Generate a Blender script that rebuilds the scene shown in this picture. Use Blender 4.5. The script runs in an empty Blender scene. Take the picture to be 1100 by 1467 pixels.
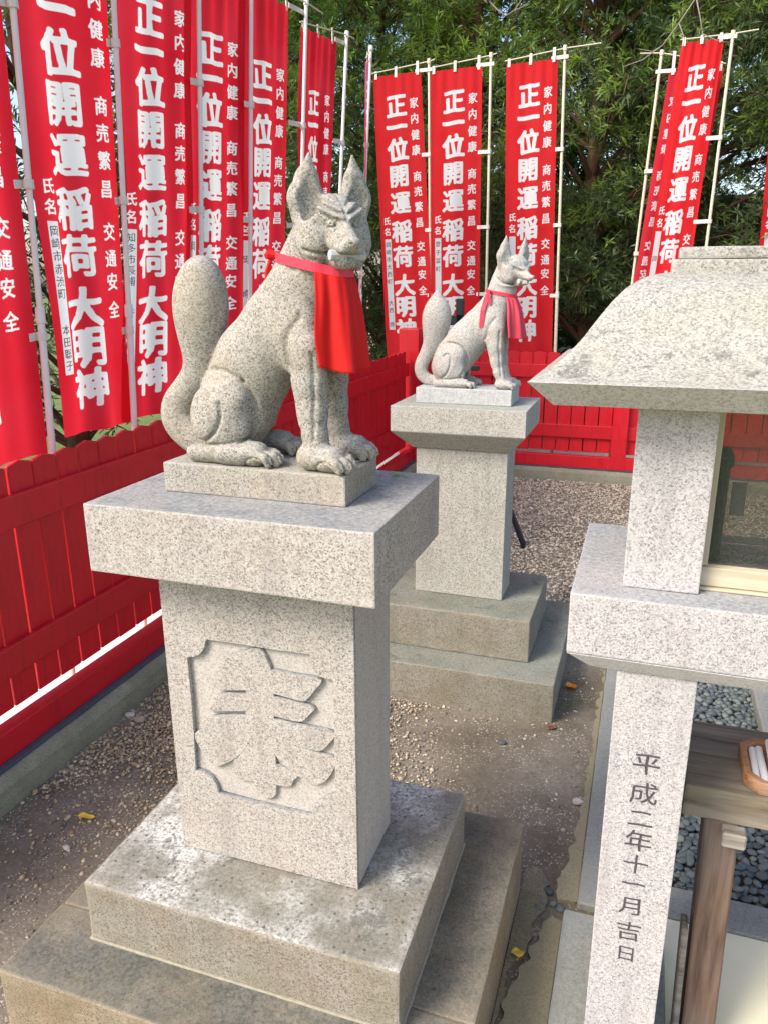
import bpy, bmesh, math, random
import numpy as np
from mathutils import Vector, Matrix
R = math.radians
scene = bpy.context.scene
# ---------------------------------------------------------------- camera, world, sun, exposure
YAW, PITCH, ROLL = 0.32832, 0.29296, -0.0047
camd = bpy.data.cameras.new('camera'); cam = bpy.data.objects.new('camera', camd)
scene.collection.objects.link(cam); scene.camera = cam
camd.sensor_fit = 'VERTICAL'; camd.sensor_height = 36.0; camd.lens = 36.0*1093.35/1467.0
camd.clip_start = 0.02; camd.clip_end = 500
cam.matrix_world = (Matrix.Translation((0, 0, 1.5)) @ Matrix.Rotation(YAW, 4, 'Z')
                    @ Matrix.Rotation(math.pi/2-PITCH, 4, 'X') @ Matrix.Rotation(ROLL, 4, 'Z'))
SUN_DIR = Vector((-0.56, -0.72, 0.84)).normalized()      # towards the sun, behind the camera and to the left
world = bpy.data.worlds.new('World'); scene.world = world; world.use_nodes = True
wn = world.node_tree; bg = wn.nodes['Background']
sky = wn.nodes.new('ShaderNodeTexSky'); sky.sky_type = 'NISHITA'; sky.sun_disc = False
sky.sun_elevation = math.asin(SUN_DIR.z); sky.sun_rotation = math.atan2(SUN_DIR.x, SUN_DIR.y)
sky.air_density = 1.0; sky.dust_density = 2.5; sky.ozone_density = 0.5
wn.links.new(sky.outputs[0], bg.inputs[0]); bg.inputs[1].default_value = 0.112
sund = bpy.data.lights.new('sun', 'SUN'); sund.energy = 1.4; sund.angle = R(24); sund.color = (1, .945, .87)
sun = bpy.data.objects.new('sun', sund); scene.collection.objects.link(sun)
sun.rotation_euler = SUN_DIR.to_track_quat('Z', 'Y').to_euler()
vs = scene.view_settings; vs.view_transform = 'Standard'; vs.look = 'None'; vs.gamma = 1.0
vs.use_curve_mapping = False; vs.exposure = 1.43
# ---------------------------------------------------------------- materials
MATS = {}
class NT:
    def __init__(s, name):
        s.m = bpy.data.materials.new(name); s.m.use_nodes = True; s.t = s.m.node_tree
        s.b = s.t.nodes['Principled BSDF']; s.out = s.t.nodes['Material Output']
        s.tc = s.t.nodes.new('ShaderNodeTexCoord'); MATS[name] = s.m
    def n(s, typ, **kw):
        nd = s.t.nodes.new('ShaderNode'+typ)
        for k, v in kw.items():
            if k in nd.inputs.keys(): s.put(nd.inputs[k], v)
            else: setattr(nd, k, v)
        return nd
    def put(s, sock, v):
        if isinstance(v, bpy.types.NodeSocket): s.t.links.new(v, sock)
        else: sock.default_value = v
    def noise(s, scale, detail=3, rough=.55, vec=None, dist=0):
        return s.n('TexNoise', Scale=scale, Detail=detail, Roughness=rough, Distortion=dist, Vector=vec or s.tc.outputs['Object']).outputs['Fac']
    def vor(s, scale, vec=None, out='Color', feature='F1'):
        return s.n('TexVoronoi', Scale=scale, Vector=vec or s.tc.outputs['Object'], feature=feature).outputs[out]
    def ramp(s, fac, stops, interp='LINEAR'):
        r = s.t.nodes.new('ShaderNodeValToRGB'); cr = r.color_ramp; cr.interpolation = interp
        while len(cr.elements) < len(stops): cr.elements.new(.5)
        for e, (p, c) in zip(cr.elements, stops):
            e.position = p; e.color = (c, c, c, 1) if isinstance(c, (int, float)) else (*c, 1)
        s.put(r.inputs[0], fac); return r.outputs[0]
    def mix(s, fac, a, b, mode='MIX'):
        m = s.t.nodes.new('ShaderNodeMix'); m.data_type = 'RGBA'; m.blend_type = mode
        for sock, v in ((m.inputs['Factor'], fac), (m.inputs['A'], a), (m.inputs['B'], b)):
            if isinstance(v, tuple) and len(v) == 3: v = (*v, 1)
            s.put(sock, v)
        return m.outputs['Result']
    def math(s, op, a, b=0.0):
        m = s.t.nodes.new('ShaderNodeMath'); m.operation = op; m.use_clamp = op in ('MULTIPLY', 'ADD') 
        s.put(m.inputs[0], a); s.put(m.inputs[1], b); return m.outputs[0]
    def bump(s, h, strength=.3, dist=.002, normal=None):
        b = s.n('Bump', Strength=strength, Distance=dist, Height=h)
        if normal: s.put(b.inputs['Normal'], normal)
        return b.outputs[0]
    def fin(s, col=None, rough=.8, normal=None, spec=.3, **kw):
        if col is not None: s.put(s.b.inputs['Base Color'], (*col, 1) if isinstance(col, tuple) else col)
        s.put(s.b.inputs['Roughness'], rough); s.b.inputs['Specular IOR Level'].default_value = spec
        if normal: s.put(s.b.inputs['Normal'], normal)
        for k, v in kw.items(): s.put(s.b.inputs[k], v)
        return s.m
def granite(name, light=(.58,.56,.51), mid=(.40,.375,.34), dark=(.13,.12,.115), grain=430., stain=(.30,.22,.13), stain_amt=.35,
            top=None, top_amt=.0, lichen=0., rough=.85, green=0., streak=.30, grime=(.13,.10,.065), wear=True):
    k = NT(name)
    wob = k.n('VectorMath', operation='MULTIPLY_ADD')
    nz = k.n('TexNoise', Scale=grain*1.3, Detail=1.0, Vector=k.tc.outputs['Object'])
    k.put(wob.inputs[0], nz.outputs['Color']); wob.inputs[1].default_value = (.004,)*3; k.put(wob.inputs[2], k.tc.outputs['Object'])
    cell = k.vor(grain, wob.outputs[0])
    sep = k.n('SeparateColor'); k.put(sep.inputs[0], cell)
    sp = k.ramp(sep.outputs[0], [(0, dark), (.13, tuple(.5*(a+b) for a, b in zip(dark, mid))), (.24, mid), (.50, tuple(.5*(a+b) for a, b in zip(light, mid))), (.72, light)], 'LINEAR')
    fine = k.noise(grain*1.6, 2, .6)
    sp = k.mix(k.ramp(fine, [(.34, .55), (.46, 0.0)]), sp, dark)
    big = k.noise(9, 5, .62)
    blot = k.ramp(big, [(.42, 0), (.66, 1)])
    col = k.mix(k.math('MULTIPLY', blot, stain_amt), sp, k.mix(1.0, sp, stain, 'MULTIPLY') if False else k.mix(.55, sp, stain))
    med = k.noise(38, 4, .6)
    col = k.mix(k.ramp(med, [(.38, .12), (.6, 0)]), col, tuple(c*.62 for c in mid))
    geo = k.n('NewGeometry')
    sx = k.n('SeparateXYZ'); k.put(sx.inputs[0], geo.outputs['True Normal'])
    upm = k.ramp(sx.outputs[2], [(.45, 0), (.75, 1)])
    if green:
        gm = k.ramp(k.noise(6, 6, .65), [(.45, 0), (.7, green)])
        col = k.mix(gm, col, (.13, .145, .075))
    if top is not None:
        tm = k.ramp(k.noise(7, 6, .65), [(.30, .35), (.62, 1.0)])
        fac = k.math('MULTIPLY', k.math('MULTIPLY', tm, upm), top_amt)
        tc_ = k.mix(k.ramp(k.noise(120, 3, .7), [(.35, 0), (.65, 1)]), tuple(c*.62 for c in top), tuple(c*1.35 for c in top))
        col = k.mix(fac, col, tc_)
    if lichen:
        lm = k.ramp(k.noise(4.2, 5, .6), [(.40, 0), (.56, 1)])
        gr = k.ramp(k.noise(150, 4, .75), [(.40, 0), (.56, 1)])
        fac = k.math('MULTIPLY', k.math('MULTIPLY', lm, gr), k.math('MULTIPLY', upm, lichen))
        col = k.mix(fac, col, (.66, .66, .63))
        sd = k.vor(62, out='Distance')
        rnd = k.n('SeparateColor'); k.put(rnd.inputs[0], k.vor(62))
        spot = k.math('MULTIPLY', k.ramp(k.math('ADD', sd, k.math('MULTIPLY', k.noise(200, 2), .35)), [(.30, 1), (.42, 0)]), k.ramp(rnd.outputs[0], [(.42, 0), (.46, 1)]))
        col = k.mix(k.math('MULTIPLY', k.math('MULTIPLY', spot, upm), min(.85, lichen*2)), col, (.07, .075, .065))
        dm = k.ramp(k.noise(16, 6, .75, dist=.4), [(.58, 0), (.62, 1)])
        col = k.mix(k.math('MULTIPLY', k.math('MULTIPLY', dm, upm), .6), col, (.10, .105, .09))
    mp = k.n('Mapping', Vector=k.tc.outputs['Object']); mp.inputs['Scale'].default_value = (1, 1, .10)
    stk = k.noise(34, 4, .6, mp.outputs[0]); side = k.ramp(sx.outputs[2], [(.15, 1), (.45, 0)])
    col = k.mix(k.math('MULTIPLY', k.math('MULTIPLY', k.ramp(stk, [(.50, 0), (.68, 1)]), side), streak), col, tuple(c*.62 for c in mid))
    pt = geo.outputs['Pointiness']
    if wear: col = k.mix(k.ramp(pt, [(.40, .75), (.487, 0)]), col, grime); col = k.mix(k.ramp(pt, [(.515, 0), (.58, .45)]), col, light)
    h = k.math('ADD', k.math('MULTIPLY', fine, .6), k.math('MULTIPLY', sep.outputs[1], .3))
    return k.fin(col, rough, k.bump(h, .35, .0012), .25)
G_ped = granite('granite_pedestal', light=(0.546,0.506,0.458), mid=(0.356,0.321,0.286), dark=(.15,.135,.125), grain=410, stain=(.42,.32,.24), top=(.235,.245,.245), top_amt=.95)
G_carve = granite('granite_carved_face', light=(0.546,0.506,0.458), mid=(0.356,0.321,0.286), dark=(.15,.135,.125), grain=410, stain=(.42,.32,.24), top=(.235,.245,.245), top_amt=.95, wear=False)
G_base = granite('granite_base', light=(.385,.345,.285), mid=(.255,.226,.185), dark=(.12,.10,.08), grain=380, stain=(.20,.14,.075), stain_amt=.7, top=(.20,.195,.165), top_amt=.8, lichen=1.0, green=.30)
G_base2 = granite('granite_base_low', light=(.40,.33,.23), mid=(.26,.21,.14), dark=(.12,.10,.07), grain=380, stain=(.22,.14,.07), stain_amt=.8, top=(.09,.09,.075), top_amt=.95, lichen=.10, green=.35)
G_fox = granite('granite_fox', light=(0.447,0.421,0.374), mid=(0.271,0.245,0.206), dark=(.12,.105,.09), grain=430, stain=(.40,.31,.19), stain_amt=.55, top=(.40,.40,.37), top_amt=.35)
G_fox2 = granite('granite_small_fox', light=(0.526,0.517,0.479), mid=(0.367,0.352,0.324), dark=(.2,.19,.175), grain=400, stain=(.36,.30,.22), stain_amt=.35)
G_ped2 = granite('granite_far_pedestal', light=(0.515,0.506,0.451), mid=(0.340,0.331,0.285), dark=(.16,.155,.14), grain=330, stain=(.42,.34,.28), top=(.30,.32,.28), top_amt=.7)
G_pl2 = granite('granite_plinth_far', light=(.52,.53,.52), mid=(.40,.41,.40), dark=(.3,.3,.3), grain=300, stain=(.42,.42,.38), stain_amt=.2)
G_base3 = granite('granite_far_base', light=(.35,.325,.265), mid=(.255,.235,.19), dark=(.13,.12,.09), grain=300, stain=(.20,.15,.08), stain_amt=.6, top=(.17,.19,.15), top_amt=.9, lichen=.15, green=.3)
G_shr = granite('granite_shrine', light=(0.577,0.549,0.535), mid=(0.391,0.363,0.358), dark=(.17,.155,.16), grain=460, stain=(.50,.40,.36), stain_amt=.25, top=(.30,.32,.33), top_amt=.85)
G_roof = granite('granite_roof', light=(0.475,0.451,0.408), mid=(0.294,0.271,0.237), dark=(.11,.10,.09), grain=360, stain=(.34,.32,.2), stain_amt=.5, top=(.36,.34,.28), top_amt=.2, lichen=.10)
def red_paint(name, c=(.70,.009,.022), rough=.36):
    k = NT(name)
    n = k.noise(5, 4); col = k.mix(k.ramp(n, [(.4, 0), (.7, .35)]), c, tuple(x*.72 for x in c))
    oi = k.n('ObjectInfo'); col = k.mix(k.math('MULTIPLY', oi.outputs['Random'], .35), col, tuple(x*.66 for x in c))
    mp = k.n('Mapping', Vector=k.tc.outputs['Object']); mp.inputs['Scale'].default_value = (1, 1, .12)
    col = k.mix(k.ramp(k.noise(45, 4, .6, mp.outputs[0]), [(.52, 0), (.72, .38)]), col, (.20,.008,.012))
    sc = k.noise(60, 5, .7, dist=.3)
    col = k.mix(k.ramp(sc, [(.66, 0), (.74, .35)]), col, (.30, .06, .05))
    col = k.mix(k.ramp(k.noise(420, 2), [(.70, 0), (.76, .5)]), col, (.12, .01, .01))
    return k.fin(col, k.ramp(k.noise(14, 4), [(.3, rough-.06), (.7, rough+.14)]), k.bump(k.noise(90, 3), .12, .001), .5)
M_red = red_paint('red_fence_paint')
def plain(name, c, rough=.6, var=.15, scale=30, spec=.4, bump=.1, **kw):
    k = NT(name); n = k.noise(scale, 4)
    col = k.mix(n, tuple(x*(1-var) for x in c), tuple(min(1, x*(1+var)) for x in c))
    return k.fin(col, rough, k.bump(n, bump, .001) if bump else None, spec, **kw)
def wood(name, c1, c2, axis=0, sc=7, rough=.7):
    k = NT(name); mp = k.n('Mapping', Vector=k.tc.outputs['Object'])
    s = [sc*9]*3; s[axis] = sc*.55; mp.inputs['Scale'].default_value = s
    n = k.noise(1.0, 7, .62, mp.outputs[0], .5); n2 = k.noise(4, 3)
    col = k.mix(k.ramp(n, [(.34, 0), (.62, 1)]), c1, c2)
    col = k.mix(k.ramp(n, [(.28, .75), (.36, 0)]), col, tuple(x*.3 for x in c1))
    col = k.mix(k.ramp(n2, [(.45, 0), (.7, .5)]), col, tuple(sum(c2)/3*1.05 for _ in range(3)))
    return k.fin(col, rough, k.bump(n, .5, .002), .35)
M_table = wood('weathered_table_wood', (.15,.115,.075), (.30,.25,.18), 0, 5)
M_tableside = wood('grey_table_edge', (.16,.13,.10), (.36,.32,.27), 0, 9)
M_leg = wood('brown_leg_wood', (.085,.048,.035), (.22,.145,.105), 2, 6)
M_frame = wood('pale_frame_wood', (.44,.36,.23), (.62,.54,.38), 0, 5, .6)
M_framev = wood('pale_stile_wood', (.44,.34,.23), (.60,.50,.36), 2, 5, .6)
M_tray = wood('tray_wood', (.30,.13,.055), (.50,.26,.13), 0, 12, .5)
M_pole = plain('pole_plastic', (.80,.73,.69), .45, .06, 8)
M_pole2 = plain('pole_cream', (.68,.62,.47), .5, .08, 8)
M_clip = plain('clip_plastic', (.74,.66,.60), .5, .05)
M_black = plain('black_metal', (.018,.02,.03), .4)
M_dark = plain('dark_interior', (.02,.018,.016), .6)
M_white = plain('white_candle_wax', (.80,.79,.80), .5, .04)
M_engr = plain('engraved_black', (.075,.06,.065), .9)
M_concrete = granite('concrete_kerb', light=(.38,.365,.26), mid=(.30,.285,.20), dark=(.13,.12,.08), grain=420, stain=(.13,.12,.07), stain_amt=.7, green=.35)
M_edge = granite('edging_stone', light=(.34,.35,.32), mid=(.26,.27,.25), dark=(.13,.14,.13), grain=380, stain=(.2,.21,.18), stain_amt=.5, top=(.20,.21,.19), top_amt=.6, green=.15)
M_cream = plain('cream_concrete', (.80,.77,.55), .8, .10, 7, .3, .25)
M_rough = granite('broken_concrete', light=(.33,.30,.20), mid=(.25,.225,.15), dark=(.13,.115,.075), grain=300, stain=(.17,.145,.08), stain_amt=.7, green=.4)
M_gapshade = plain('blue_grey_gap_shade', (.07,.09,.12), .5, .3, 60)  # dark blue-grey paints the shade in the gap under the bottom rail
M_sunlit = plain('ground_painted_sunlit', (.80,.80,.80), .8, .12, 40)  # near-white colour stands in for sunlight on the ground outside the fences
M_wall = plain('pale_plaster', (.62,.58,.50), .9, .06, 4)
M_bark = plain('bark', (.12,.07,.045), .9, .45, 22, .2, .8)
M_twig = plain('twig_grey', (.26,.22,.19), .8)
M_yleaf = plain('yellow_leaf', (.72,.50,.07), .6, .15, 60)
M_oleaf = plain('orange_leaf', (.80,.28,.02), .6, .15, 60)
M_bleaf = plain('brown_leaf', (.20,.07,.03), .7, .2, 60)
M_gleaf = plain('green_sprig', (.16,.36,.05), .6, .2, 60)
def cloth(name, c, trans=.3, sheen=0., rough=.75, weave=900.):
    k = NT(name)
    n = k.noise(3, 3); col = k.mix(n, tuple(x*.9 for x in c), tuple(min(1, x*1.08) for x in c))
    k.fin(col, rough, k.bump(k.noise(weave, 2), .15, .0006), .25)
    if trans:
        tr = k.n('BsdfTranslucent'); k.put(tr.inputs['Color'], (*c, 1))
        mx = k.n('MixShader', Fac=trans); k.t.links.new(k.b.outputs[0], mx.inputs[1]); k.t.links.new(tr.outputs[0], mx.inputs[2])
        k.t.links.new(mx.outputs[0], k.out.inputs[0])
    return k.m
M_banner = cloth('red_banner_cloth', (.70,.014,.030), .5)
M_banner2 = cloth('red_banner_cloth_bright', (.72,.010,.014), .35)
M_pinkbanner = cloth('faded_pink_banner_cloth', (.74,.12,.25), .4)
M_print = cloth('white_print', (.88,.88,.92), .45)
M_strip = cloth('white_name_strip', (.70,.72,.76), .3)
M_ink = plain('black_ink', (.05,.05,.06), .8)
M_bib = cloth('red_bib_cloth', (.66,.014,.012), .12, rough=.7, weave=600.)
M_bib2 = cloth('pink_bib_satin', (.74,.075,.11), .12, rough=.5, weave=600.)
M_bandpink = cloth('pink_red_band', (.80,.06,.10), .1, rough=.5)
def leaf_mat(name, c1, c2, tr=.35):
    k = NT(name); geo = k.n('NewGeometry')
    col = k.mix(geo.outputs['Random Per Island'], c1, c2)
    k.fin(col, .42, None, .45)
    t = k.n('BsdfTranslucent'); k.put(t.inputs['Color'], k.mix(.5, col, (c2[0]*1.6, c2[1]*1.7, c2[2])))
    mx = k.n('MixShader', Fac=tr); k.t.links.new(k.b.outputs[0], mx.inputs[1]); k.t.links.new(t.outputs[0], mx.inputs[2])
    k.t.links.new(mx.outputs[0], k.out.inputs[0]); return k.m
M_leafd = leaf_mat('podocarpus_leaves', (.045,.075,.032), (.13,.19,.075))
M_leafb = leaf_mat('sunlit_podocarpus_leaves', (.13,.23,.045), (.27,.38,.08), .45)  # brighter green with the light on the upper foliage put into the colour
def glass(name):
    k = NT(name)
    tr = k.n('BsdfTransparent'); tr.inputs[0].default_value = (.70,.69,.67,1)
    gl = k.n('BsdfGlossy', Roughness=.02); gl.inputs[0].default_value = (1,1,1,1)
    df = k.n('BsdfDiffuse'); df.inputs[0].default_value = (.6,.6,.58,1)
    fr = k.n('Fresnel', IOR=1.5)
    m1 = k.n('MixShader'); k.put(m1.inputs[0], fr.outputs[0]); k.t.links.new(tr.outputs[0], m1.inputs[1]); k.t.links.new(gl.outputs[0], m1.inputs[2])
    m2 = k.n('MixShader'); k.put(m2.inputs[0], k.ramp(k.noise(300, 3), [(.35, .02), (.7, .09)])); k.t.links.new(m1.outputs[0], m2.inputs[1]); k.t.links.new(df.outputs[0], m2.inputs[2])
    k.t.links.new(m2.outputs[0], k.out.inputs[0]); return k.m
M_glass = glass('dusty_glass')
def ground_mat():
    k = NT('trodden_earth')
    a = k.noise(3.2, 6, .62); b = k.noise(60, 5, .7)
    col = k.mix(k.ramp(a, [(.35, 0), (.65, 1)]), (.150,.125,.092), (.270,.235,.185))
    col = k.mix(k.ramp(b, [(.35, .4), (.55, 0)]), col, (.09,.078,.062))
    rc = k.n('SeparateColor'); k.put(rc.inputs[0], k.vor(260))
    spk = k.math('MULTIPLY', k.ramp(rc.outputs[0], [(.90, 0), (.93, 1)]), k.ramp(k.noise(7, 4), [(.4, .15), (.6, .9)]))
    col = k.mix(spk, col, (.52,.46,.36))
    g = k.ramp(k.noise(2.6, 4), [(.60, 0), (.72, .6)])
    col = k.mix(g, col, (.08,.095,.03))
    return k.fin(col, .95, k.bump(b, .7, .006), .15)
M_ground = ground_mat()
M_outer = plain('grassy_ground', (.15,.19,.07), .95, .5, 14, .2, .5)
def stone_mat(name, cols):
    k = NT(name); geo = k.n('NewGeometry')
    st = [(i/len(cols), c) for i, c in enumerate(cols)]
    col = k.ramp(geo.outputs['Random Per Island'], st, 'CONSTANT')
    col = k.mix(k.ramp(k.noise(250, 3), [(.4, .3), (.6, 0)]), col, (.1,.09,.07))
    return k.fin(col, .8, None, .3)
M_grav = stone_mat('tan_gravel', [(0.608,0.466,0.281),(0.431,0.317,0.185),(0.686,0.546,0.355),(0.314,0.238,0.148),(0.539,0.414,0.266),(0.745,0.616,0.429),(0.196,0.176,0.148),(0.490,0.361,0.215)])
M_grav2 = stone_mat('pale_gravel', [(0.691,0.584,0.440),(0.474,0.396,0.297),(0.819,0.712,0.550),(0.307,0.261,0.204),(0.576,0.480,0.364),(0.850,0.827,0.660),(0.499,0.407,0.308)])
M_chip = stone_mat('stone_chips', [(0.475,0.392,0.265),(0.323,0.267,0.187),(0.589,0.498,0.359),(0.209,0.178,0.148),(0.665,0.587,0.468)])
def pebble_mat():
    k = NT('blue_grey_pebble'); oi = k.n('ObjectInfo'); geo = k.n('NewGeometry')
    rn = k.math('FRACT', k.math('MULTIPLY', k.n('Math', operation='ADD', **{}).outputs[0], 1.0)) if False else None
    ad = k.t.nodes.new('ShaderNodeMath'); ad.operation = 'ADD'; k.put(ad.inputs[0], oi.outputs['Random']); k.put(ad.inputs[1], geo.outputs['Random Per Island'])
    fr = k.t.nodes.new('ShaderNodeMath'); fr.operation = 'FRACT'; k.put(fr.inputs[0], ad.outputs[0])
    col = k.ramp(fr.outputs[0], [(0,(.085,.105,.115)),(.2,(.125,.15,.15)),(.38,(.06,.085,.10)),(.55,(.155,.18,.165)),(.72,(.10,.125,.12)),(.88,(.20,.22,.19)),(.96,(.08,.09,.07))], 'CONSTANT')
    col = k.mix(k.ramp(k.noise(70, 4), [(.4, 0), (.7, .25)]), col, (.24,.27,.25))
    return k.fin(col, .62, k.bump(k.noise(300, 2), .15, .0006), .4)
M_peb = pebble_mat()
# ---------------------------------------------------------------- helpers
ORIG = {}
def tag(o, label=None, cat=None, group=None, kind=None):
    if label: o['label'] = label
    if cat: o['category'] = cat
    if group: o['group'] = group
    if kind: o['kind'] = kind
    return o
def empty(name, loc, label, cat, group=None):
    o = bpy.data.objects.new(name, None); scene.collection.objects.link(o); o.location = loc
    o.empty_display_size = .05
    ORIG[o] = Vector(loc); return tag(o, label, cat, group)
def link(name, me, parent=None, mat=None, loc=None, smooth=False, auto=None):
    """mesh in world coordinates -> one object; its origin is its parent's (or loc)"""
    o = bpy.data.objects.new(name, me); scene.collection.objects.link(o)
    if mat: me.materials.clear(); me.materials.append(mat)
    base = ORIG[parent] if parent is not None else Vector(loc or (0, 0, 0))
    if base.length > 0: me.transform(Matrix.Translation(-base))
    if parent is not None: o.parent = parent
    else: o.location = base
    ORIG[o] = base
    if smooth: me.shade_smooth()
    return o
def mesh(name, V, F):
    me = bpy.data.meshes.new(name)
    if isinstance(V, np.ndarray) and isinstance(F, np.ndarray):
        nv, (nf, k) = len(V), F.shape
        me.vertices.add(nv); me.vertices.foreach_set('co', V.astype(np.float32).ravel())
        me.loops.add(nf*k); me.loops.foreach_set('vertex_index', F.astype(np.int32).ravel())
        me.polygons.add(nf); me.polygons.foreach_set('loop_start', np.arange(0, nf*k, k, dtype=np.int32))
        me.polygons.foreach_set('loop_total', np.full(nf, k, np.int32)); me.update(calc_edges=True); me.validate()
    else:
        me.from_pydata([tuple(v) for v in V], [], [tuple(f) for f in F]); me.update()
    return me
def bevel_mesh(me, w, seg=1):
    bm = bmesh.new(); bm.from_mesh(me)
    bmesh.ops.bevel(bm, geom=bm.edges[:], offset=w, segments=seg, affect='EDGES', profile=.6)
    bm.to_mesh(me); bm.free(); return me
def frustum(name, b, t, bev=.002, seg=1):
    """b, t = (u0,u1,v0,v1,z)"""
    V = [(b[0],b[2],b[4]),(b[1],b[2],b[4]),(b[1],b[3],b[4]),(b[0],b[3],b[4]),(t[0],t[2],t[4]),(t[1],t[2],t[4]),(t[1],t[3],t[4]),(t[0],t[3],t[4])]
    F = [(3,2,1,0),(4,5,6,7),(0,1,5,4),(1,2,6,5),(2,3,7,6),(3,0,4,7)]
    me = mesh(name, V, F)
    return bevel_mesh(me, bev, seg) if bev else me
def box(name, u0, u1, v0, v1, z0, z1, mat, parent=None, bev=.002, seg=1, loc=None):
    return link(name, frustum(name, (u0,u1,v0,v1,z0), (u0,u1,v0,v1,z1), bev, seg), parent, mat, loc)
def roughen(o, amp=.0015, cut=.03, seed=0, edge=True):
    """chip and wobble the surface of a stone block: subdivide, then move the vertices by smooth noise"""
    me = o.data; bm = bmesh.new(); bm.from_mesh(me)
    for _ in range(6):
        es = [e for e in bm.edges if e.calc_length() > cut*1.5]
        if not es: break
        bmesh.ops.subdivide_edges(bm, edges=es, cuts=1, use_grid_fill=True)
    from mathutils import noise
    bm.normal_update()
    for v in bm.verts:
        p = v.co*14+Vector((seed*7.1, 0, 0)); q = v.co*60+Vector((seed, 3, 1))
        v.co += v.normal*(noise.noise(p)*amp + noise.noise(q)*amp*.5)
    bmesh.ops.triangulate(bm, faces=[f for f in bm.faces if len(f.verts) > 4])
    bm.to_mesh(me); bm.free(); return o
def tube(pts, rad, n=8, cap=True, taper_end=False):
    pts = [Vector(p) for p in pts]; V = []; F = []
    rads = rad if isinstance(rad, (list, tuple)) else [rad]*len(pts)
    up = Vector((0, 0, 1)); prev = None
    for i, p in enumerate(pts):
        d = (pts[min(i+1, len(pts)-1)]-pts[max(i-1, 0)]).normalized()
        if prev is None:
            a = d.cross(up) if abs(d.dot(up)) < .95 else d.cross(Vector((1, 0, 0)))
        else: a = prev - d*prev.dot(d)
        a.normalize(); prev = a; b = d.cross(a)
        for k in range(n):
            t = 2*math.pi*k/n; V.append(p+(a*math.cos(t)+b*math.sin(t))*rads[i])
    for i in range(len(pts)-1):
        for k in range(n):
            F.append((i*n+k, i*n+(k+1) % n, (i+1)*n+(k+1) % n, (i+1)*n+k))
    if cap: F.append(tuple(range(n))[::-1]); F.append(tuple((len(pts)-1)*n+k for k in range(n)))
    return V, F
def join(parts):
    V = []; F = []
    for v, f in parts:
        o = len(V); V += [tuple(x) for x in v]; F += [tuple(i+o for i in g) for g in f]
    return V, F
def curve_plate(name, loops, extrude, bevel=0., res=1):
    c = bpy.data.curves.new(name, 'CURVE'); c.dimensions = '2D'; c.fill_mode = 'BOTH'; c.extrude = extrude; c.bevel_depth = bevel; c.bevel_resolution = 0
    for lp in loops:
        s = c.splines.new('POLY'); s.points.add(len(lp)-1); s.use_cyclic_u = True
        for p, (x, y) in zip(s.points, lp): p.co = (x, y, 0, 1)
    o = bpy.data.objects.new(name, c); scene.collection.objects.link(o)
    dg = bpy.context.evaluated_depsgraph_get(); me = bpy.data.meshes.new_from_object(o.evaluated_get(dg)); me.name = name
    bpy.data.objects.remove(o); bpy.data.curves.remove(c)
    return me
def smooth_loop(lp, n=3):
    out = []; m = len(lp)
    for i in range(m):
        p0, p1, p2, p3 = (np.array(lp[(i+j-1) % m]) for j in range(4))
        for k in range(n):
            t = k/n; out.append(tuple(.5*((2*p1)+(-p0+p2)*t+(2*p0-5*p1+4*p2-p3)*t*t+(-p0+3*p1-3*p2+p3)*t**3)))
    return out
# text: each character once, as triangles in a unit em box centred on its middle
GLYPH = {}
def glyph(ch, bold=.022, tilt=.07):
    """triangles of one character, thickened by laying shifted copies over each other (third coordinate = layer)"""
    key = (ch, bold, tilt)
    if key not in GLYPH:
        c = bpy.data.curves.new('glyph', 'FONT'); c.body = ch; c.size = 1; c.resolution_u = 2
        o = bpy.data.objects.new('glyph', c); scene.collection.objects.link(o)
        dg = bpy.context.evaluated_depsgraph_get(); me = bpy.data.meshes.new_from_object(o.evaluated_get(dg))
        bpy.data.objects.remove(o); bpy.data.curves.remove(c)
        bm = bmesh.new(); bm.from_mesh(me); bmesh.ops.triangulate(bm, faces=bm.faces[:])
        for x in (.25, .5, .75):
            bmesh.ops.bisect_plane(bm, geom=bm.verts[:]+bm.edges[:]+bm.faces[:], plane_co=(x, 0, 0), plane_no=(1, 0, 0))
        bmesh.ops.triangulate(bm, faces=bm.faces[:]); bm.verts.index_update()
        V = np.array([tuple(v.co)[:2] for v in bm.verts]).reshape(-1, 2); F = np.array([[v.index for v in f.verts] for f in bm.faces], int).reshape(-1, 3)
        bm.free(); bpy.data.meshes.remove(me)
        V = V-np.array([.5, .36])
        V[:, 1] += tilt*V[:, 0] + .014*np.sin(V[:, 0]*9+ord(ch)); V[:, 0] += .014*np.sin(V[:, 1]*8+ord(ch)*.7)
        n = 6 if bold > .012 else (3 if bold > 0 else 0); Vs = [np.column_stack([V, np.zeros(len(V))])]; Fs = [F]
        for i in range(n):
            a = 6.283*i/n+.4; d = np.array([math.cos(a)*bold*1.15, math.sin(a)*bold*.85])
            Vs.append(np.column_stack([V+d, np.full(len(V), i+1.)])); Fs.append(F+len(V)*(i+1))
        GLYPH[key] = (np.vstack(Vs), np.vstack(Fs))
    return GLYPH[key]
def text_block(items, tilt=.07):
    """items: (char, x, y, size_x, size_y, bold) -> V (x, y, layer), F"""
    Vs = []; Fs = []; o = 0
    for ch, x, y, sx, sy, bold in items:
        V, F = glyph(ch, bold, tilt); Vs.append(V*np.array([sx, sy, 1])+np.array([x, y, 0])); Fs.append(F+o); o += len(V)
    return np.vstack(Vs), np.vstack(Fs)
RAST = {}
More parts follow.
